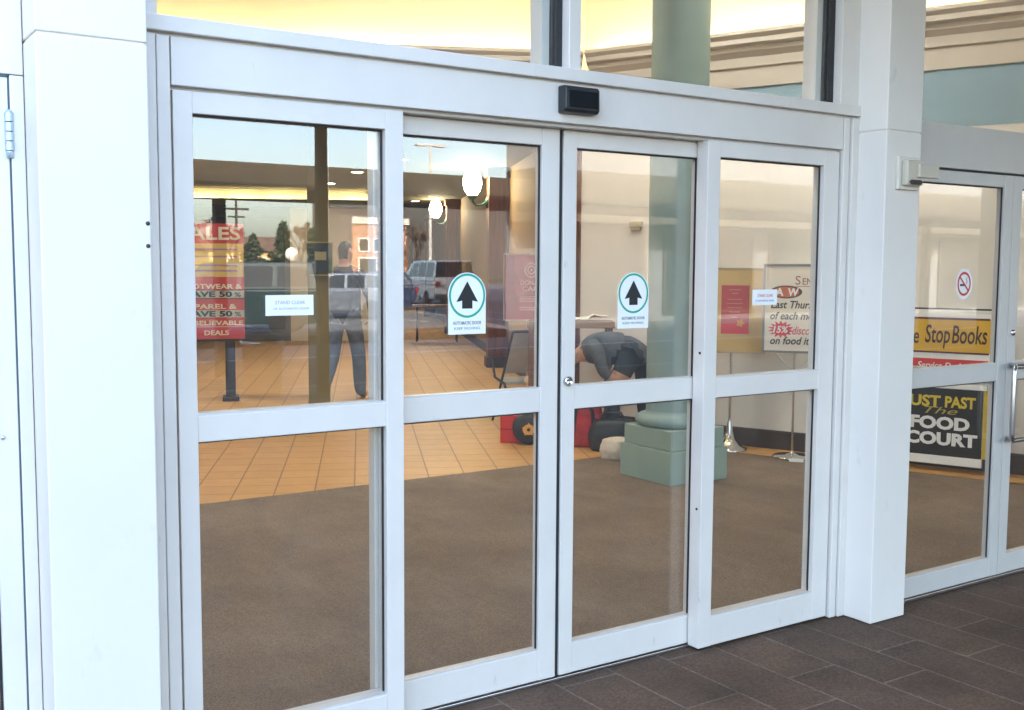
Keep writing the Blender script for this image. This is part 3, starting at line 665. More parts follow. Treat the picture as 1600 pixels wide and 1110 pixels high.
text("save_lettering", [("SAVE 50", -.485, 1.178, .085, -.0155, .505, .003, 0), ("%", .045, 1.178, .07, -.0155, .07, .001, 0), ("SAVE 50", -.485, .957, .085, -.0155, .505, .003, 0), ("%", .045, .957, .07, -.0155, .07, .001, 0)], M_INK, s3)
for z in (1.70, 1.62, 1.52, 1.46):
    b = MB(); b.box(-.55, .08, -.0147, -.0138, z, z+.02); b.build("printed_line", mat("violet_print", (.38, .22, .42), .6), s3)
for x in (-.01, -.5):
    b = MB(); b.box(x-.055, x+.055, .0125, .06, .04, 1.9); b.build("post", M_DARK, s3, .004)
    b = MB(); b.box(x-.09, x+.09, -.14, .18, 0, .045); b.build("foot", M_DARK, s3, .008)

# pink poster stand
P4 = (6.78, 6.84, -.003); s4 = thing("pink_poster_stand", "crimson and pink poster in a thin white frame on a slim stand", "sign stand", P4, face(P4))
b = MB(); b.box(-.22, .30, -.010, .010, .945, 1.675); b.build("board", mat("pink_print", (.50, .035, .075), .55), s4, .002)
b = MB(); frame_part(b, -.23, .31, .935, 1.685, .012, -.015, .015); b.build("board_frame", M_SILVER, s4, .002)
b = MB(); b.add([(-.216, -.0115, .96), (-.216, -.0115, 1.66), (-.10, -.0115, 1.66), (-.11, -.0115, 1.52), (-.06, -.0115, 1.42), (-.11, -.0115, 1.32), (-.07, -.0115, 1.15), (-.09, -.0115, .96)], [list(range(8))]); b.build("crimson_figure", mat("crimson_print", (.34, .004, .018), .55), s4)
b = MB(); disc(b, .08, 1.50, .078, .085, -.0116, 32, (.062, .068)); disc(b, .08, 1.50, .046, .050, -.0116, 24, (.030, .034)); disc(b, .08, 1.50, .014, .016, -.0116, 12); b.build("round_print", mat("pale_pink_print", (.80, .52, .50), .6), s4)
text("lettering", [("DONATE", -.04, 1.335, .07, -.0118, .26, .001, 0), ("CARE", -.02, 1.27, .07, -.0118, .22, .001, 0)], mat("pale_pink_print", (.8, .5, .5), .6), s4)
for z, wd in ((1.20, .28), (1.175, .24), (1.15, .27), (1.08, .26), (1.055, .2)):
    b = MB(); b.box(-.05, -.05+wd, -.0118, -.0108, z, z+.008); b.build("printed_line", mat("pale_pink_print", (.8, .5, .5), .6), s4)
b = MB(); b.tube([(.04, .022, .02), (.04, .022, 1.5)], .012, 8); b.build("pole", M_STEEL, s4)
b = MB(); b.lathe([(.16, 0), (.16, .012), (.03, .025), (.013, .04)], (.04, .022, 0), 24); b.build("base", M_STEEL, s4)

# books / food court sign, parallel to the wall
PB = Vector((7.33, 1.50, .006)); rzB = math.atan2(-DA.y, -DA.x)
s5 = thing("directory_sign", "black framed floor sign with yellow book shop panel above a black food court panel", "sign stand", PB, rzB)
b = MB(); b.box(-.95, 0, -.012, .012, .80, 1.205); b.build("upper_board", M_WHITEP, s5, .002)
b = MB(); b.box(-.95, -.02, -.0135, -.0125, .915, 1.165); b.build("yellow_panel", mat("amber_print", (.72, .42, .03), .55), s5)
for z0, z1 in ((1.158, 1.174), (.905, .918)):
    b = MB(); b.box(-.95, -.03, -.0142, -.0126, z0, z1); b.build("dark_rule", mat("maroon_print", (.10, .02, .02), .6), s5)
text("shop_lettering", [("One", -.70, .975, .17, -.0148, .17, .0015, .12), ("Stop", -.486, .985, .19, -.0148, .18, .0025, .12), ("Books", -.292, .985, .19, -.0148, .246, .0025, .12)], mat("dark_brown_ink", (.05, .02, .012), .6), s5)
b = MB(); b.box(-.95, -.03, -.0135, -.0125, .80, .862); b.build("red_panel", M_RED, s5)
text("service_lettering", [("Service Desk", -.535, .79, .065, -.0142, .33, .001, .2)], M_WHITEP, s5)
b = MB(); b.box(-.95, -.06, -.016, .012, .125, .64); b.build("lower_board", mat("black_sign", (.018, .018, .018), .4), s5, .002)
text("court_lettering", [("FOOD", -.572, .332, .125, -.0175, .43, .006, 0), ("COURT", -.605, .212, .125, -.0175, .52, .006, 0)], M_WHITEP, s5)
text("past_lettering", [("JUST", -.625, .50, .115, -.0175, .27, .004, 0), ("PAST", -.323, .50, .115, -.0175, .217, .004, 0)], mat("yellow_ink", (.72, .55, .04), .6), s5)
text("script_lettering", [("The", -.47, .445, .075, -.0175, .24, 0, .35)], mat("gold_ink", (.50, .36, .06), .6), s5)
for z0, z1, x1 in ((.06, .125, -.05), (.64, .675, -.03)):
    b = MB(); b.box(-.95, x1, -.018, .013, z0, z1); b.build("white_rail", M_WHITEP, s5, .002)
b = MB(); b.box(-.055, -.01, -.008, .010, .128, .637); b.build("yellow_edge", mat("mustard_print", (.60, .44, .04), .6), s5)
for x in (0.005, -.97):
    b = MB(); b.box(x, x+.02, -.016, .016, 0, 1.245); b.build("post", M_BLACK, s5, .002)
b = MB(); b.box(-.95, .005, -.010, .010, 1.232, 1.245); b.build("top_bar", M_BLACK, s5, .002)

# ================================================================== olive hall pillar with framed picture
P = Vector((4.65, 7.60, 0)); op = thing("hall_pillar", "narrow olive gold pillar between the sale sign and the walking person", "pillar", P, RZ_TS)
b = MB(); b.box(-.11, .11, -.11, .11, .0, 3.0); b.build("shaft", mat("olive_gold_paint", (.20, .165, .07), .6, var=.1, scale=2), op, .006)
fp = thing("framed_board", "small black notice board with yellow edge hung on the olive pillar", "notice board", (4.60, 7.43, 1.44), face((4.6, 7.43)))
b = MB(); b.box(-.14, .12, -.015, .015, 0, .33); b.build("board", M_BLACK, fp, .003)
b = MB(); frame_part(b, -.152, .132, -.012, .342, .012, -.018, .018); b.build("board_frame", mat("mustard_frame", (.5, .36, .06), .5), fp, .002)
b = MB(); b.box(-.06, .06, -.0165, -.0155, .15, .24); b.build("pale_sheet", mat("khaki_sheet", (.42, .38, .22), .6), fp)

# ================================================================== people
def body(name, joints, edges, mats, zones, parent, root):
    """one continuous skinned figure; zones: joint -> material index"""
    names = list(joints); idx = {n: i for i, n in enumerate(names)}
    me = bpy.data.meshes.new(name); me.from_pydata([joints[n][0] for n in names], [(idx[a], idx[c]) for a, c in edges], [])
    ob = bpy.data.objects.new(name, me); COL.objects.link(ob)
    sk = ob.modifiers.new("skin", 'SKIN'); sk.use_smooth_shade = True
    ob.modifiers.new("sub", 'SUBSURF').levels = 2; ob.modifiers["sub"].render_levels = 2
    sv = me.skin_vertices[0].data
    for n in names:
        r = joints[n][1]; r = r if isinstance(r, tuple) else (r, r)
        sv[idx[n]].radius = r; sv[idx[n]].use_root = (n == root)
    dg = bpy.context.evaluated_depsgraph_get(); nm = bpy.data.meshes.new_from_object(ob.evaluated_get(dg))
    bpy.data.objects.remove(ob)
    for m in mats: nm.materials.append(m)
    ed = [(joints[a][0], joints[c][0], a, c) for a, c in edges]
    def seg(p, a, c):
        a = Vector(a); c = Vector(c); d = c-a; t = max(0, min(1, (p-a).dot(d)/max(1e-9, d.dot(d)))); return (a+d*t-p).length, t
    for pl in nm.polygons:
        best = min(((*seg(pl.center, a, c), na, nc) for a, c, na, nc in ed), key=lambda q: q[0])
        pl.material_index = zones[best[2] if best[1] < .5 else best[3]]; pl.use_smooth = True
    o = bpy.data.objects.new(name, nm); COL.objects.link(o); o.parent = parent
    return o
def hand(joints, edges, zones, w, d, up, side, tag_, z):
    """palm + five bent fingers growing from wrist w along d; side = thumb side, up = back of the hand"""
    w = Vector(w); d = Vector(d).normalized(); side = Vector(side).normalized(); up = Vector(up).normalized()
    pm = w+d*.055; joints[tag_+"palm"] = (pm, (.040, .018)); edges.append((tag_+"wrist", tag_+"palm"))
    zones[tag_+"palm"] = z
    for i, (off, ln) in enumerate(((.030, .068), (.010, .076), (-.010, .072), (-.030, .056))):
        k = pm+d*.042+side*off; a = k+d*ln*.5-up*.012; c = a+d*ln*.38-up*.030
        for nm, pt, r in ((f"{tag_}k{i}", k, .012), (f"{tag_}f{i}", a, .0095), (f"{tag_}t{i}", c, .008)): joints[nm] = (pt, r); zones[nm] = z
        edges += [(tag_+"palm", f"{tag_}k{i}"), (f"{tag_}k{i}", f"{tag_}f{i}"), (f"{tag_}f{i}", f"{tag_}t{i}")]
    a = w+d*.035+side*.046; c = a+d*.035+side*.020-up*.01; e = c+d*.028+side*.002-up*.012
    for nm, pt, r in ((tag_+"th0", a, .013), (tag_+"th1", c, .0105), (tag_+"th2", e, .0085)): joints[nm] = (pt, r); zones[nm] = z
    edges += [(tag_+"wrist", tag_+"th0"), (tag_+"th0", tag_+"th1"), (tag_+"th1", tag_+"th2")]
M_SKIN = mat("skin", (.46, .25, .17), .55)
M_JKT = mat("dark_blue_jacket", (.022, .026, .040), .7, var=.25, scale=9, bump=.6, bscale=8)
M_JEAN = mat("blue_jeans", (.14, .19, .27), .8, var=.2, scale=14)
M_SHOE = mat("tan_shoes", (.58, .36, .18), .6)
M_HAIR = mat("dark_hair", (.03, .022, .018), .6, bump=.5, bscale=60)
# person 1: local frame, +y is the walking direction (away from the door), x right
def walker():
    J = {}; E = []; Z = {}
    def j(n, x, y, z, r, zn): J[n] = (Vector((x, y, z)), r); Z[n] = zn
    j("pelvis", 0, 0, .98, (.185, .135), 0); j("waist", 0, .01, 1.12, (.195, .14), 0); j("chest", 0, .02, 1.32, (.215, .15), 0)
    j("collar", 0, .02, 1.47, (.12, .09), 0); j("neck", 0, .03, 1.55, .058, 1); j("skull_base", 0, .04, 1.66, (.082, .096), 2); j("crown", 0, .04, 1.76, (.083, .098), 2); j("top", 0, .03, 1.82, .045, 2)
    E += [("pelvis", "waist"), ("waist", "chest"), ("chest", "collar"), ("collar", "neck"), ("neck", "skull_base"), ("skull_base", "crown"), ("crown", "top")]
    for s, t in ((-1, "l"), (1, "r")):
        fx = 1 if s == 1 else -1
        j(t+"sh", .20*s, .02, 1.43, .078, 0)
        if s == 1: j(t+"el", .32, -.03, 1.17, .062, 0); j(t+"fore", .30, .08, 1.03, .052, 0); j(t+"wrist", .26, .17, .96, .032, 1)
        else: j(t+"el", -.27, -.05, 1.15, .060, 0); j(t+"fore", -.28, -.02, 1.0, .05, 0); j(t+"wrist", -.285, .03, .88, .032, 1)
        E += [("collar", t+"sh"), (t+"sh", t+"el"), (t+"el", t+"fore"), (t+"fore", t+"wrist")]
        hand(J, E, Z, J[t+"wrist"][0], J[t+"wrist"][0]-J[t+"fore"][0], (s, 0, .1), (0, 1, .3), t, 1)
        # legs: left leg trails with the heel up, right leg forward
        if s == -1: hip, kn, an, to = (-.105, 0, .90), (-.12, -.06, .52), (-.13, -.34, .20), (-.13, -.24, .06)
        else: hip, kn, an, to = (.105, 0, .90), (.12, .16, .50), (.115, .22, .085), (.12, .40, .035)
        j(t+"hip", *hip, .108, 3); j(t+"knee", *kn, .088, 3); j(t+"calf", *(Vector(kn)*.55+Vector(an)*.45), .084, 3); j(t+"ankle", *an, .072, 3)
        hl = Vector(an)-(Vector(to)-Vector(an)).normalized()*.04; j(t+"foot", *(Vector(an)*.4+Vector(to)*.6), (.060, .05), 4); j(t+"toe", *to, (.055, .038), 4)
        E += [("pelvis", t+"hip"), (t+"hip", t+"knee"), (t+"knee", t+"calf"), (t+"calf", t+"ankle"), (t+"ankle", t+"foot"), (t+"foot", t+"toe")]
    j("nose", 0, .145, 1.655, .014, 1); j("lear", -.082, .04, 1.66, .016, 1); j("rear", .082, .04, 1.66, .016, 1)
    E += [("skull_base", "nose"), ("skull_base", "lear"), ("skull_base", "rear")]
    return J, E, Z
pw = thing("person", "person in dark jacket and blue jeans walking into the mall beyond the left pane", "person", (5.2, 8.15, -.004), -R(42))
J, E, Z = walker(); body("body", J, E, [M_JKT, M_SKIN, M_HAIR, M_JEAN, M_SHOE], Z, pw, "pelvis")
# person 2: bent over in profile, local +x to the image right, +y away from camera; head to the left
def bender():
    J = {}; E = []; Z = {}
    def j(n, x, y, z, r, zn): J[n] = (Vector((x, y, z)), r); Z[n] = zn
    j("pelvis", .15, 0, .84, (.13, .165), 0); j("waist", .02, 0, .85, (.115, .15), 0); j("chest", -.17, 0, .85, (.13, .17), 0)
    j("collar", -.31, 0, .83, (.09, .11), 0); j("neck", -.37, 0, .80, .055, 1); j("skull_base", -.42, 0, .80, (.085, .072), 1); j("crown", -.49, 0, .73, (.09, .075), 2); j("top", -.53, 0, .69, .045, 2)
    E += [("pelvis", "waist"), ("waist", "chest"), ("chest", "collar"), ("collar", "neck"), ("neck", "skull_base"), ("skull_base", "crown"), ("crown", "top")]
    j("nose", -.455, 0, .69, .015, 1); j("lear", -.43, -.08, .79, .015, 1); j("rear", -.43, .08, .79, .015, 1); E += [("skull_base", "nose"), ("skull_base", "lear"), ("skull_base", "rear")]
    for s, t in ((-1, "l"), (1, "r")):
        j(t+"sh", -.25, .17*s, .87, .072, 0); j(t+"el", -.17+.02*s, .21*s, .66, .052, 0); j(t+"fore", -.09+.02*s, .18*s, .605, .042, 1); j(t+"wrist", -.01, .13*s, .55, .028, 1)
        E += [("collar", t+"sh"), (t+"sh", t+"el"), (t+"el", t+"fore"), (t+"fore", t+"wrist")]
        hand(J, E, Z, J[t+"wrist"][0], J[t+"wrist"][0]-J[t+"fore"][0], (0, s, 0), (-1, 0, .2), t, 1)
        dx = -.21 if s == -1 else .09
        j(t+"hip", .15+dx*.5, .10*s, .80, .105, 3); j(t+"knee", .10+dx, .11*s, .46, .075, 3); j(t+"calf", .11+dx, .11*s, .30, .068, 3); j(t+"ankle", .14+dx, .11*s, .09, .052, 3)
        j(t+"foot", .06+dx, .12*s, .045, (.04, .046), 4); j(t+"toe", -.05+dx, .13*s, .035, (.03, .044), 4)
        E += [("pelvis", t+"hip"), (t+"hip", t+"knee"), (t+"knee", t+"calf"), (t+"calf", t+"ankle"), (t+"ankle", t+"foot"), (t+"foot", t+"toe")]
    return J, E, Z
pb = thing("person", "person in grey sweater and dark trousers bending over beside the table", "person", (5.90, 4.02, -.004), -R(33.6))
J, E, Z = bender(); body("body", J, E, [mat("grey_sweater", (.085, .095, .105), .85, var=.2, scale=12, bump=.6, bscale=9), M_SKIN, M_HAIR, mat("dark_navy_trousers", (.022, .032, .045), .8, var=.2, scale=10), mat("black_shoes", (.02, .02, .02), .5)], Z, pb, "pelvis")

# ================================================================== table, bags and goods
ft = thing("folding_table", "brown folding table behind the bending person", "table", (5.86, 4.62, -.004), -R(33.6))
b = MB(); b.box(-.46, .32, -.13, .22, 1.0, 1.06); b.build("table_top", M_TABLE, ft, .006)
for x, y in ((-.42, -.10), (.28, -.10), (-.42, .19), (.28, .19)):
    b = MB(); b.box(x-.022, x+.022, y-.022, y+.022, 0, 1.0); b.build("leg", M_TABLE, ft, .003)
pp = thing("paper_sheet", "crumpled white paper lying on the brown table", "paper", (5.9, 4.60, 1.06), -R(33.6))
b = MB(); vs = []
for i in range(9):
    for k in range(5): vs.append((-.30+i*.065, -.09+k*.05, .006+.022*abs(math.sin(i*1.3+k))+.012*math.cos(2.1*k+i)+.02*(i > 5)))
b.add(vs, [(i*5+k, i*5+k+1, (i+1)*5+k+1, (i+1)*5+k) for i in range(8) for k in range(4)])
pg = b.build("sheet", M_WHITEP, pp); sm = pg.modifiers.new("thick", 'SOLIDIFY'); sm.thickness = .002
def blob_bag(name, lab, cat, loc, rz, dim, m, extra=None):
    p = thing(name, lab, cat, loc, rz); bm = bmesh.new(); bmesh.ops.create_cube(bm, size=1)
    bmesh.ops.subdivide_edges(bm, edges=bm.edges, cuts=6, use_grid_fill=True)
    rnd = random.Random(len(lab))
    for v in bm.verts:
        c = v.co.copy(); n = c.normalized()*.62; v.co = c.lerp(n, .42)
        v.co.x *= dim[0]; v.co.y *= dim[1]; v.co.z = (v.co.z+.47)*dim[2]
        v.co.x *= 1-.25*max(0, v.co.z/dim[2]-.5); v.co += Vector((rnd.uniform(-.006, .006), rnd.uniform(-.006, .006), 0)); v.co.z = max(.001, v.co.z)
    me = bpy.data.meshes.new("bag_body"); bm.to_mesh(me); bm.free(); me.materials.append(m)
    for q in me.polygons: q.use_smooth = True
    o = bpy.data.objects.new("bag_body", me); COL.objects.link(o); o.parent = p
    return p
M_BAG = mat("black_nylon", (.02, .022, .025), .5, var=.3, scale=20)
rb = blob_bag("red_bag", "red and black bag on the floor left of the bending person", "bag", (5.64, 4.26, -.003), -.5, (.34, .26, .44), mat("red_nylon", (.50, .03, .03), .5, var=.35, scale=9))
b = MB(); b.tube([(-.10, -.13, .10), (-.08, -.155, .30), (-.05, -.10, .42)], .014, 8); b.tube([(.08, -.13, .08), (.07, -.155, .28), (.04, -.10, .42)], .014, 8); b.build("strap", M_BAG, rb)
kb = blob_bag("black_bag", "big black bag on the tiles at the feet of the bending person", "bag", (5.72, 3.93, -.003), -.55, (.38, .22, .27), M_BAG)
b = MB(); b.tube([(-.12, -.02, .24), (-.08, -.03, .32), (.06, -.03, .32), (.11, -.02, .24)], .012, 8); b.build("handle", M_BAG, kb)
bb = thing("red_box", "red carton on the tiles behind the round black bag", "box", (5.24, 4.74, -.003), -R(33.6))
b = MB(); b.box(-.11, .11, -.08, .08, 0, .24); b.build("carton", M_RED, bb, .004)
b = MB(); b.box(-.11, .11, -.0815, -.0805, .115, .125); b.build("seam", mat("dark_red", (.25, .02, .02), .6), bb)
rd = thing("round_black_bag", "round black drum bag with an orange star emblem", "bag", (5.29, 4.58, .0), -R(30))
b = MB(); Mx = Matrix.Rotation(R(90), 4, 'X'); b.lathe([(0, .10), (.10, .10), (.125, .085), (.135, .05), (.135, -.05), (.125, -.085), (.10, -.10), (0, -.10)], (0, 0, .133), 28, Mx); b.build("drum", M_BAG, rd)
b = MB(); em = []
for k in range(10):
    a = 2*math.pi*k/10+math.pi/2; r = .062 if k % 2 == 0 else .034; em.append((r*math.cos(a), -.1015, .133+r*math.sin(a)))
disc(b, 0, .133, .052, .046, -.1008, 24); b.add(em, [list(range(10))]); b.build("emblem", mat("orange_emblem", (.75, .36, .05), .6), rd)
b = MB(); disc(b, 0, .133, .016, .016, -.1022, 12); b.build("emblem_dot", M_INK, rd)
blob_bag("paper_sack", "crumpled white paper sack leaning behind the sage pedestal", "paper sack", (5.50, 3.60, -.003), .3, (.26, .18, .17), mat("cream_paper", (.62, .56, .47), .85, var=.15, scale=14, bump=.9, bscale=16))
# folding chair with grey fabric
fc = thing("folding_chair", "grey fabric folding chair with dark tube frame left of the table", "chair", (5.98, 5.62, -.004), -R(100))
b = MB()
for y in (-.24, .24):
    b.tube([(-.28, y, 0), (-.05, y, .42), (.22, y, .92)], .013, 8); b.tube([(.30, y, 0), (.02, y, .40), (-.22, y, .44), (-.30, y, .62)], .013, 8)
b.tube([(.22, -.24, .92), (.22, .24, .92)], .013, 8); b.build("tube_frame", M_DARK, fc)
M_GFAB = mat("grey_fabric", (.42, .42, .38), .9, var=.1, scale=8)
b = MB(); b.add([(-.22, -.23, .44), (-.22, .23, .44), (-.02, .23, .41), (-.02, -.23, .41)], [(0, 1, 2, 3)]); q = b.build("seat", M_GFAB, fc); q.modifiers.new("t", 'SOLIDIFY').thickness = .03
b = MB(); b.add([(-.0, -.23, .50), (-.0, .23, .50), (.22, .23, .91), (.22, -.23, .91)], [(0, 1, 2, 3)]); q = b.build("backrest", M_GFAB, fc); q.modifiers.new("t", 'SOLIDIFY').thickness = .03
bt = thing("display_bottle", "tall cream bottle figure with pink body beside the folding chair", "bottle", (5.76, 5.13, -.004))
b = MB(); b.lathe([(.11, 0), (.115, .03), (.105, .30), (.09, .42), (.10, .46)], (0, 0, 0), 20); b.build("pink_body", mat("pale_pink_plastic", (.62, .36, .36), .5), bt)
b = MB(); b.lathe([(.11, .46), (.115, .50), (.07, .53), (.055, .58), (.075, .62), (.07, .76), (.06, .92), (.03, .95), (0, .955)], (0, 0, 0), 20); b.build("cream_top", mat("cream_plastic", (.75, .62, .45), .5), bt)
# bench table far in the corridor
ct = thing("cafe_table", "dark cafe table with curved legs far inside the corridor", "table", (10.87, 16.0, -.004), -R(30))
b = MB(); b.box(-.5, .5, -.3, .3, .70, .74); b.build("table_top", M_TABLE, ct, .006)
for x in (-.4, .4):
    b = MB(); b.tube([(x, -.28, 0), (x, -.27, .08), (x, -.10, .14), (x, 0, .30), (x, 0, .70)], .02, 8); b.tube([(x, .28, 0), (x, .27, .08), (x, .10, .14), (x, 0, .30)], .02, 8); b.build("leg", M_DARK, ct)

# ================================================================== outside, seen in the glass
def wheel(root, x, y, r, wd, sgn):
    Mx = Matrix.Rotation(R(90), 4, 'X')
    b = MB(); b.lathe([(r*.62, -wd/2), (r*.9, -wd/2), (r, -wd*.35), (r, wd*.35), (r*.9, wd/2), (r*.62, wd/2)], (x, y, r), 24, Mx); w_ = b.build("wheel", mat("tyre", (.018, .018, .018), .8), root)
    b = MB(); b.lathe([(0, wd*.40), (r*.2, wd*.44), (r*.3, wd*.36), (r*.63, wd*.46), (r*.63, -wd*.46), (0, -wd*.4)], (x, y, r), 20, Mx if sgn < 0 else Matrix.Rotation(R(-90), 4, 'X')); b.build("rim", mat("alloy", (.5, .5, .52), .3, .9), w_)
def car(name, lab, loc, rz, paint, L, Wd, low, green, zb, gz, wr, wx):
    """low: lower body side profile (x,z); green: greenhouse profile; zb belt"""
    c = thing(name, lab, "car", loc, rz)
    Mp = Matrix(((1, 0, 0, 0), (0, 0, 1, 0), (0, 1, 0, 0), (0, 0, 0, 1)))
    b = MB(); b.prism(low, -Wd/2, Wd/2, Mp); b.build("body", paint, c, .05, seg=3)
    n = len(green); zt = max(z for x, z in green); ins = .16
    def yy(z): return Wd/2-.03-ins*(z-zb)/(zt-zb)
    b = MB(); vs = [(x, -yy(z), z) for x, z in green]+[(x, yy(z), z) for x, z in green]
    b.add(vs, [list(range(n))[::-1], list(range(n, 2*n))]+[(i, (i+1) % n, n+(i+1) % n, n+i) for i in range(n)]); b.build("roof", paint, c, .03, seg=3)
    gm = mat("car_glass", (.02, .03, .035), .06)
    for poly in gz:
        for sg in (-1, 1):
            b = MB(); vs = [(x, sg*(yy(z)+.004), z) for x, z in poly]+[(x, sg*(yy(z)-.01), z) for x, z in poly]; m_ = len(poly)
            b.add(vs, [list(range(m_)), list(range(m_, 2*m_))[::-1]]+[(i, (i+1) % m_, m_+(i+1) % m_, m_+i) for i in range(m_)]); b.build("side_window", gm, c)
    gs = sorted(green, key=lambda q: q[0])
    for a_, e_, nm in ((0, 1, "windscreen"), (-1, -2, "rear_window")):
        (xa, za), (xb, zb_) = gs[a_], gs[e_]; sg = -1 if a_ == 0 else 1
        if zb_ < za: continue
        d = Vector((xb-xa, 0, zb_-za)); nn = Vector((-d.z, 0, d.x)).normalized()*(.008); nn = nn if nn.x*sg > 0 else -nn
        p0 = Vector((xa, 0, za))+d*.12+nn; p1 = Vector((xa, 0, za))+d*.9+nn
        b = MB(); b.add([(p0.x, -yy(p0.z)+.06, p0.z), (p0.x, yy(p0.z)-.06, p0.z), (p1.x, yy(p1.z)-.06, p1.z), (p1.x, -yy(p1.z)+.06, p1.z)], [(0, 1, 2, 3)])
        q = b.build(nm, gm, c); q.modifiers.new("t", 'SOLIDIFY').thickness = .006
    for x in wx:
        for sg in (-1, 1): wheel(c, x, sg*(Wd/2-.09), wr, .2, sg)
    x0 = min(x for x, z in low); x1 = max(x for x, z in low); zl = zb-.22
    for sg in (-1, 1):
        b = MB(); b.obox((x0+.03, sg*(Wd/2-.26), zl), (.1, .34, .14)); b.build("headlight", mat("lamp_lens", (.7, .7, .68), .1), c, .02)
        b = MB(); b.obox((x1-.03, sg*(Wd/2-.2), zl+.04), (.1, .22, .2)); b.build("tail_light", mat("red_lens", (.4, .02, .02), .15), c, .02)
        b = MB(); b.obox((gs[0][0]+.35, sg*(Wd/2+.09), zb+.06), (.12, .2, .14)); b.build("mirror", paint, c, .03)
    b = MB(); b.obox((x0-.02, 0, .42), (.14, Wd-.1, .2)); b.obox((x1+.02, 0, .42), (.14, Wd-.1, .2)); b.build("bumper", mat("bumper_grey", (.08, .08, .085), .5), c, .04)
    return c
G = -.152
suvlow = [(-2.2, .35), (-2.25, .75), (-2.1, 1.02), (-.95, 1.10), (2.2, 1.12), (2.25, .45), (2.1, .30), (-2.0, .28)]
suvgr = [(-.98, 1.08), (-.45, 1.72), (2.05, 1.74), (2.18, 1.10)]
suvgz = [[(-.55, 1.16), (-.28, 1.62), (.35, 1.64), (.35, 1.16)], [(.45, 1.16), (.45, 1.64), (1.15, 1.64), (1.15, 1.16)], [(1.25, 1.16), (1.25, 1.64), (1.92, 1.62), (2.02, 1.18)]]
def virt_rz(x0, y0, x1, y1): return math.atan2(y1-y0, x1-x0)
car("parked_suv", "dark green sport utility car parked at the near edge of the lot", (8.6, -22.0, G), R(28), mat("dark_green_paint", (.02, .05, .055), .25, coat=.6), 4.4, 1.85, suvlow, suvgr, 1.10, suvgz, .36, (-1.4, 1.4))
sedlow = [(-2.2, .30), (-2.25, .62), (-2.1, .80), (-1.0, .92), (1.5, .94), (2.2, .90), (2.25, .45), (2.1, .25), (-2.0, .24)]
sedgr = [(-1.05, .90), (-.25, 1.42), (1.75, 1.42), (2.15, .92)]
sedgz = [[(-.62, .96), (-.12, 1.34), (.35, 1.36), (.35, .96)], [(.45, .96), (.45, 1.36), (1.1, 1.36), (1.1, .96)], [(1.2, .96), (1.2, 1.36), (1.65, 1.34), (1.9, .98)]]
car("parked_wagon", "silver estate car parked side on in the lot", (14.3, -28.2, G), R(33), mat("silver_paint", (.24, .28, .34), .28, .5, coat=.5), 3.75, 1.75, [(x*.83, z) for x, z in sedlow], [(x*.83, z) for x, z in sedgr], .92, [[(x*.83, z) for x, z in g_] for g_ in sedgz], .31, (-1.13, 1.13))
vlow = [(-2.3, .35), (-2.35, .75), (-2.15, 1.05), (-1.5, 1.12), (2.25, 1.12), (2.3, .5), (2.2, .30), (-2.1, .28)]
vgr = [(-1.65, 1.10), (-.75, 1.85), (2.1, 1.88), (2.25, 1.10)]
vgz = [[(-1.1, 1.18), (-.55, 1.74), (.1, 1.76), (.1, 1.18)], [(.2, 1.18), (.2, 1.76), (1.1, 1.78), (1.1, 1.18)], [(1.2, 1.18), (1.2, 1.78), (2.0, 1.78), (2.12, 1.2)]]
car("parked_van", "white minivan parked farther back in the lot", (22.6, -36.5, G), R(100), mat("white_paint", (.72, .72, .72), .3, coat=.5), 4.6, 1.9, vlow, vgr, 1.10, vgz, .34, (-1.45, 1.45))
car("parked_car", "dark blue car parked behind the silver estate car", (17.5, -33.5, G), R(30), mat("navy_paint", (.025, .04, .09), .25, coat=.6), 4.5, 1.75, sedlow, sedgr, .92, sedgz, .31, (-1.35, 1.35))
# raised dark strip standing in for the shade under the cars; road furniture
b = MB(); b.box(-20, 14, -19.2, -18.0, G, .04); b.build("car_shade_strip", mat("shade_brown", (.04, .03, .022), .95, var=.3, scale=6), kind="structure")
pb_ = thing("litter_bin", "low dark round litter bin at the plaza edge", "bin", (4.6, -9.1, -.004))
b = MB(); b.lathe([(.20, 0), (.22, .03), (.24, .62), (.25, .68), (.20, .72), (.12, .74), (.11, .70), (0, .70)], (0, 0, 0), 24); b.build("drum", M_DARK, pb_)
b = MB(); b.lathe([(.242, .60), (.256, .60), (.256, .645), (.242, .645)], (0, 0, 0), 24); b.build("rim_band", M_STEEL, pb_)
up = thing("utility_pole", "wooden utility pole with crossarm beyond the parking lot", "utility pole", (34.3, -94.6, -.16))
b = MB(); b.tube([(0, 0, 0), (0, 0, 7.6)], [.17, .11], 8); b.build("pole", M_DARK, up)
b = MB(); b.box(-1.2, 1.2, -.06, .06, 6.6, 6.8); b.box(-.8, .8, -.06, .06, 5.9, 6.05); b.build("crossarm", M_DARK, up)
lp = thing("lot_lamp_post", "tall pale parking lot lamp post with twin heads", "lamp post", (29.6, -49.5, -.152))
b = MB(); b.tube([(0, 0, 0), (0, 0, 8.3)], [.12, .07], 10); b.build("pole", M_SILVER, lp)
b = MB(); b.obox((-.55, 0, 8.25), (.7, .35, .14)); b.obox((.55, 0, 8.25), (.7, .35, .14)); b.tube([(-.3, 0, 8.25), (.3, 0, 8.25)], .04, 6); b.build("lamp_head", M_SILVER, lp, .02)
rs = thing("round_road_sign", "round white road sign on a post beyond the dark green car", "road sign", (15.4, -34.8, -.152))
b = MB(); b.tube([(0, 0, 0), (0, 0, 2.2)], .035, 8); b.build("post", M_STEEL, rs)
b = MB(); b.lathe([(0, .0), (.25, .0), (.25, .02), (0, .02)], (0, .05, 2.05), 24, Matrix.Rotation(R(90), 4, 'X')); b.build("disc", M_WHITEP, rs)
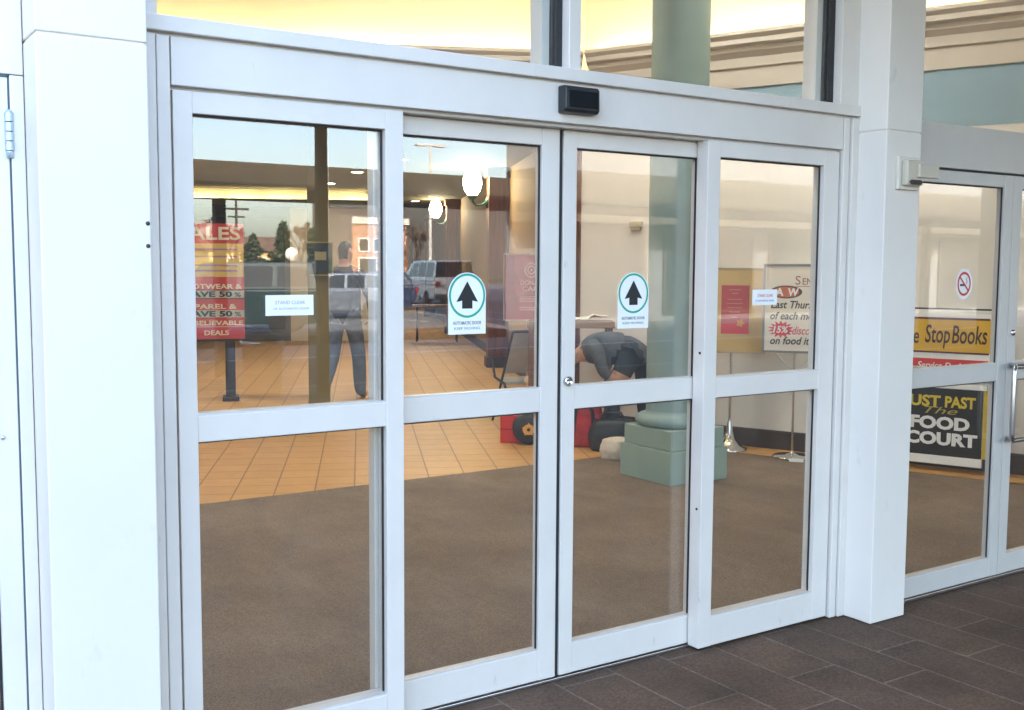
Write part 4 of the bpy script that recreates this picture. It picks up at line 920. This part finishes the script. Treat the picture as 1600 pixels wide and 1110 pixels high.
# walkway shelter: flat roof on posts
ws = thing("walkway_shelter", "long flat roofed walkway shelter on posts across the drive", "shelter", (12, -13, -.148)); o = (12, -13, -.148)
M_SHEL = mat("dark_shelter_paint", (.075, .068, .05), .6, var=.1, scale=1)
b = MB(o); b.box(-12, 34, -14.2, -11.4, 2.58, 2.95); b.build("roof", M_SHEL, ws, .01)
for x in (-6.0, 5.28, 22, 29):
    b = MB(o); b.box(x-.08, x+.08, -12.7, -12.54, -.148, 2.58); b.build("post", M_SHEL, ws, .005)
# buildings
def house(name, lab, x0, x1, y, dep, z, roofz, wm, rm, wins, kind="gable"):
    h = thing(name, lab, "building", ((x0+x1)/2, y, G)); o = ((x0+x1)/2, y, 0)
    k_ = dep*.55 if kind == 'flat' else 0
    b = MB(o); b.prism([(x0, y), (x1, y), (x1+k_, y-dep), (x0+k_, y-dep)], -.02, z); b.build("walls", wm, h)
    b = MB(o)
    if kind == "gable":
        Mg = Matrix(((0, 0, 1, 0), (1, 0, 0, 0), (0, 1, 0, 0), (0, 0, 0, 1)))
        b.prism([(y+.4, z), (y-dep-.4, z), (y-dep/2, roofz)], x0-.3, x1+.3, Mg)
    else: b.prism([(x0-.1, y+.2), (x1+.2, y+.2), (x1+k_+.2, y-dep-.2), (x0+k_, y-dep-.2)], z, roofz)
    b.build("roof", rm, h)
    for (wx0, wx1, wz0, wz1) in wins:
        b = MB(o); b.box(wx0, wx1, y-.02, y+.05, wz0, wz1); w_ = b.build("window", mat("window_dark", (.03, .035, .04), .1), h)
        b = MB(o); frame_part(b, wx0-.1, wx1+.1, wz0-.1, wz1+.1, .1, y+.0, y+.08); b.build("window_frame", M_WHITEP, w_)
    return h
M_BRK = brick_mat("orange_brick", (.42, .17, .08), (.36, .14, .07), (.42, .36, .30), .22, .075, .012, vert=True, rough=.85, grain=.2)
house("distant_house", "pale yellow gabled house beyond the bushes", 36, 44.5, -108, 8, 3.0, 4.6, mat("yellow_siding", (.62, .46, .22), .8), mat("brown_shingle", (.20, .13, .09), .9), [(38, 39.2, 1, 2.2), (41, 42.2, 1, 2.2)])
house("brick_shop", "orange brick shop building with a row of upper windows", 42.9, 48.6, -88, 12, 5.4, 6.0, M_BRK, mat("white_parapet", (.6, .58, .55), .8), [(43.6+i*1.5, 44.5+i*1.5, 2.9, 4.0) for i in range(3)]+[(43.6+i*2.4, 45.3+i*2.4, .3, 2.2) for i in range(2)], "flat")
house("grey_warehouse", "large plain grey warehouse behind the brick shop", 51, 90, -116, 25, 9.5, 10.0, mat("grey_metal_siding", (.07, .07, .07), .7, var=.1, scale=.3, stretch=(6, 6, .2)), M_SHEL, [], "flat")
wg = thing("department_store_wing", "long department store wing with dark awning band beside the lot", "building", (40, -22, G)); o = (40, -22, 0)
b = MB(o); b.prism([(16.6, -22), (80, -22), (80, -44), (34, -44)], -.05, 9.0); b.build("walls", mat("grey_stucco", (.165, .18, .20), .85, var=.08, scale=.5), wg)
b = MB(o); b.box(16.6, 80, -22, -20.6, 2.9, 4.3); b.build("awning", M_SHEL, wg, .02)
for i in range(8):
    b = MB(o); b.box(18+i*4.5, 21.6+i*4.5, -22.02, -21.95, .3, 2.6); w_ = b.build("shop_window", mat("window_dark", (.03, .035, .04), .1), wg)
    b = MB(o); frame_part(b, 17.9+i*4.5, 21.7+i*4.5, .2, 2.7, .1, -22.0, -21.92); b.build("window_frame", M_SHEL, w_)
# trees and bushes
def foliage(name, blobs, n, size, m, parent, seed):
    rnd = random.Random(seed); b = MB()
    for i in range(n):
        cx, cy, cz, rx, rz = rnd.choice(blobs)
        while True:
            p = Vector((rnd.uniform(-1, 1), rnd.uniform(-1, 1), rnd.uniform(-1, 1)))
            if .25 < p.length < 1: break
        c = Vector((cx+p.x*rx, cy+p.y*rx, cz+p.z*rz)); s = size*rnd.uniform(.5, 1.3)
        a = Vector((rnd.gauss(0, 1), rnd.gauss(0, 1), rnd.gauss(0, 1))).normalized(); d = a.orthogonal().normalized(); e = a.cross(d)
        b.cur = rnd.choice((0, 0, 1))
        b.add([c-d*s-e*s*.5, c+d*s-e*s*.4, c+d*s*.8+e*s*.5, c-d*s*.7+e*s*.6], [(0, 1, 2, 3)])
    return b.build(name, m, parent)
M_LEAF = [mat("dark_evergreen_leaf", (.030, .05, .022), .7), mat("mid_evergreen_leaf", (.06, .085, .035), .7)]
M_BARE = [mat("twig_brown", (.12, .085, .06), .9), mat("twig_grey", (.17, .13, .10), .9)]
M_BARK = mat("bark", (.07, .05, .035), .9, var=.3, scale=6)
def bare_tree(loc, h, lab, seed):
    t = thing("bare_tree", lab, "tree", loc, 0, "bare winter trees beyond the lot"); rnd = random.Random(seed); b = MB(); tips = []
    def br(p, d, ln, r, lv):
        q = p+d*ln; m_ = p+d*ln*.5+Vector((rnd.uniform(-1, 1), rnd.uniform(-1, 1), 0))*ln*.06
        b.tube([p, m_, q], [r, r*.85, r*.62], 5, False)
        if lv == 0: tips.append(q); return
        for k in range(3 if lv > 1 else 4):
            dd = (d+Vector((rnd.uniform(-1, 1), rnd.uniform(-1, 1), rnd.uniform(-.1, .6)))*.75).normalized(); br(q, dd, ln*rnd.uniform(.55, .78), r*.58, lv-1)
    br(Vector((0, 0, 0)), Vector((0, 0, 1)), h*.33, h*.028, 4); b.build("trunk", M_BARK, t)
    foliage("crown", [(q.x, q.y, q.z, h*.05, h*.05) for q in tips], 700, h*.02, M_BARE, t, seed)
def evergreen(loc, h, r, lab, seed):
    t = thing("evergreen_tree", lab, "tree", loc, 0, "dark evergreens beyond the lot")
    b = MB(); b.tube([(0, 0, 0), (0, 0, h*.9)], [h*.03, h*.008], 7); b.build("trunk", M_BARK, t)
    rnd = random.Random(seed); bl = []
    for i in range(16):
        z = h*(.14+.84*i/16); rr = r*(1-i/17)*rnd.uniform(.7, 1.15); a = rnd.uniform(0, 6.28); bl.append((rr*.35*math.cos(a), rr*.35*math.sin(a), z, rr*.75+.1, h*.07))
    foliage("crown", bl, 1500, h*.035, M_LEAF, t, seed)
bt_l = ["leftmost bare brown tree behind the sale sign reflection", "thin bare tree right of the utility pole", "bare twiggy tree behind the yellow house", "wide bare tree left of the evergreens", "bare tree just right of the evergreens", "tall bare tree beside the brick shop"]
for i, (x, y, h) in enumerate(((24, -92, 6.5), (28.5, -90, 5.6), (31, -86, 5.2), (33, -95, 6.2), (36.2, -84, 5.6), (47.5, -84, 5.5))): bare_tree((x, y, -.16), h, bt_l[i], 20+i)
ev_l = ["rounded dark evergreen left of the round road sign", "pointed dark evergreen directly behind the round road sign", "shorter dark evergreen right of the road sign"]
for i, (x, y, h, r) in enumerate(((24.6, -64, 3.6, 1.6), (26.3, -63, 4.4, 1.5), (28.0, -62, 4.0, 1.5))): evergreen((x, y, -.152), h, r, ev_l[i], 50+i)
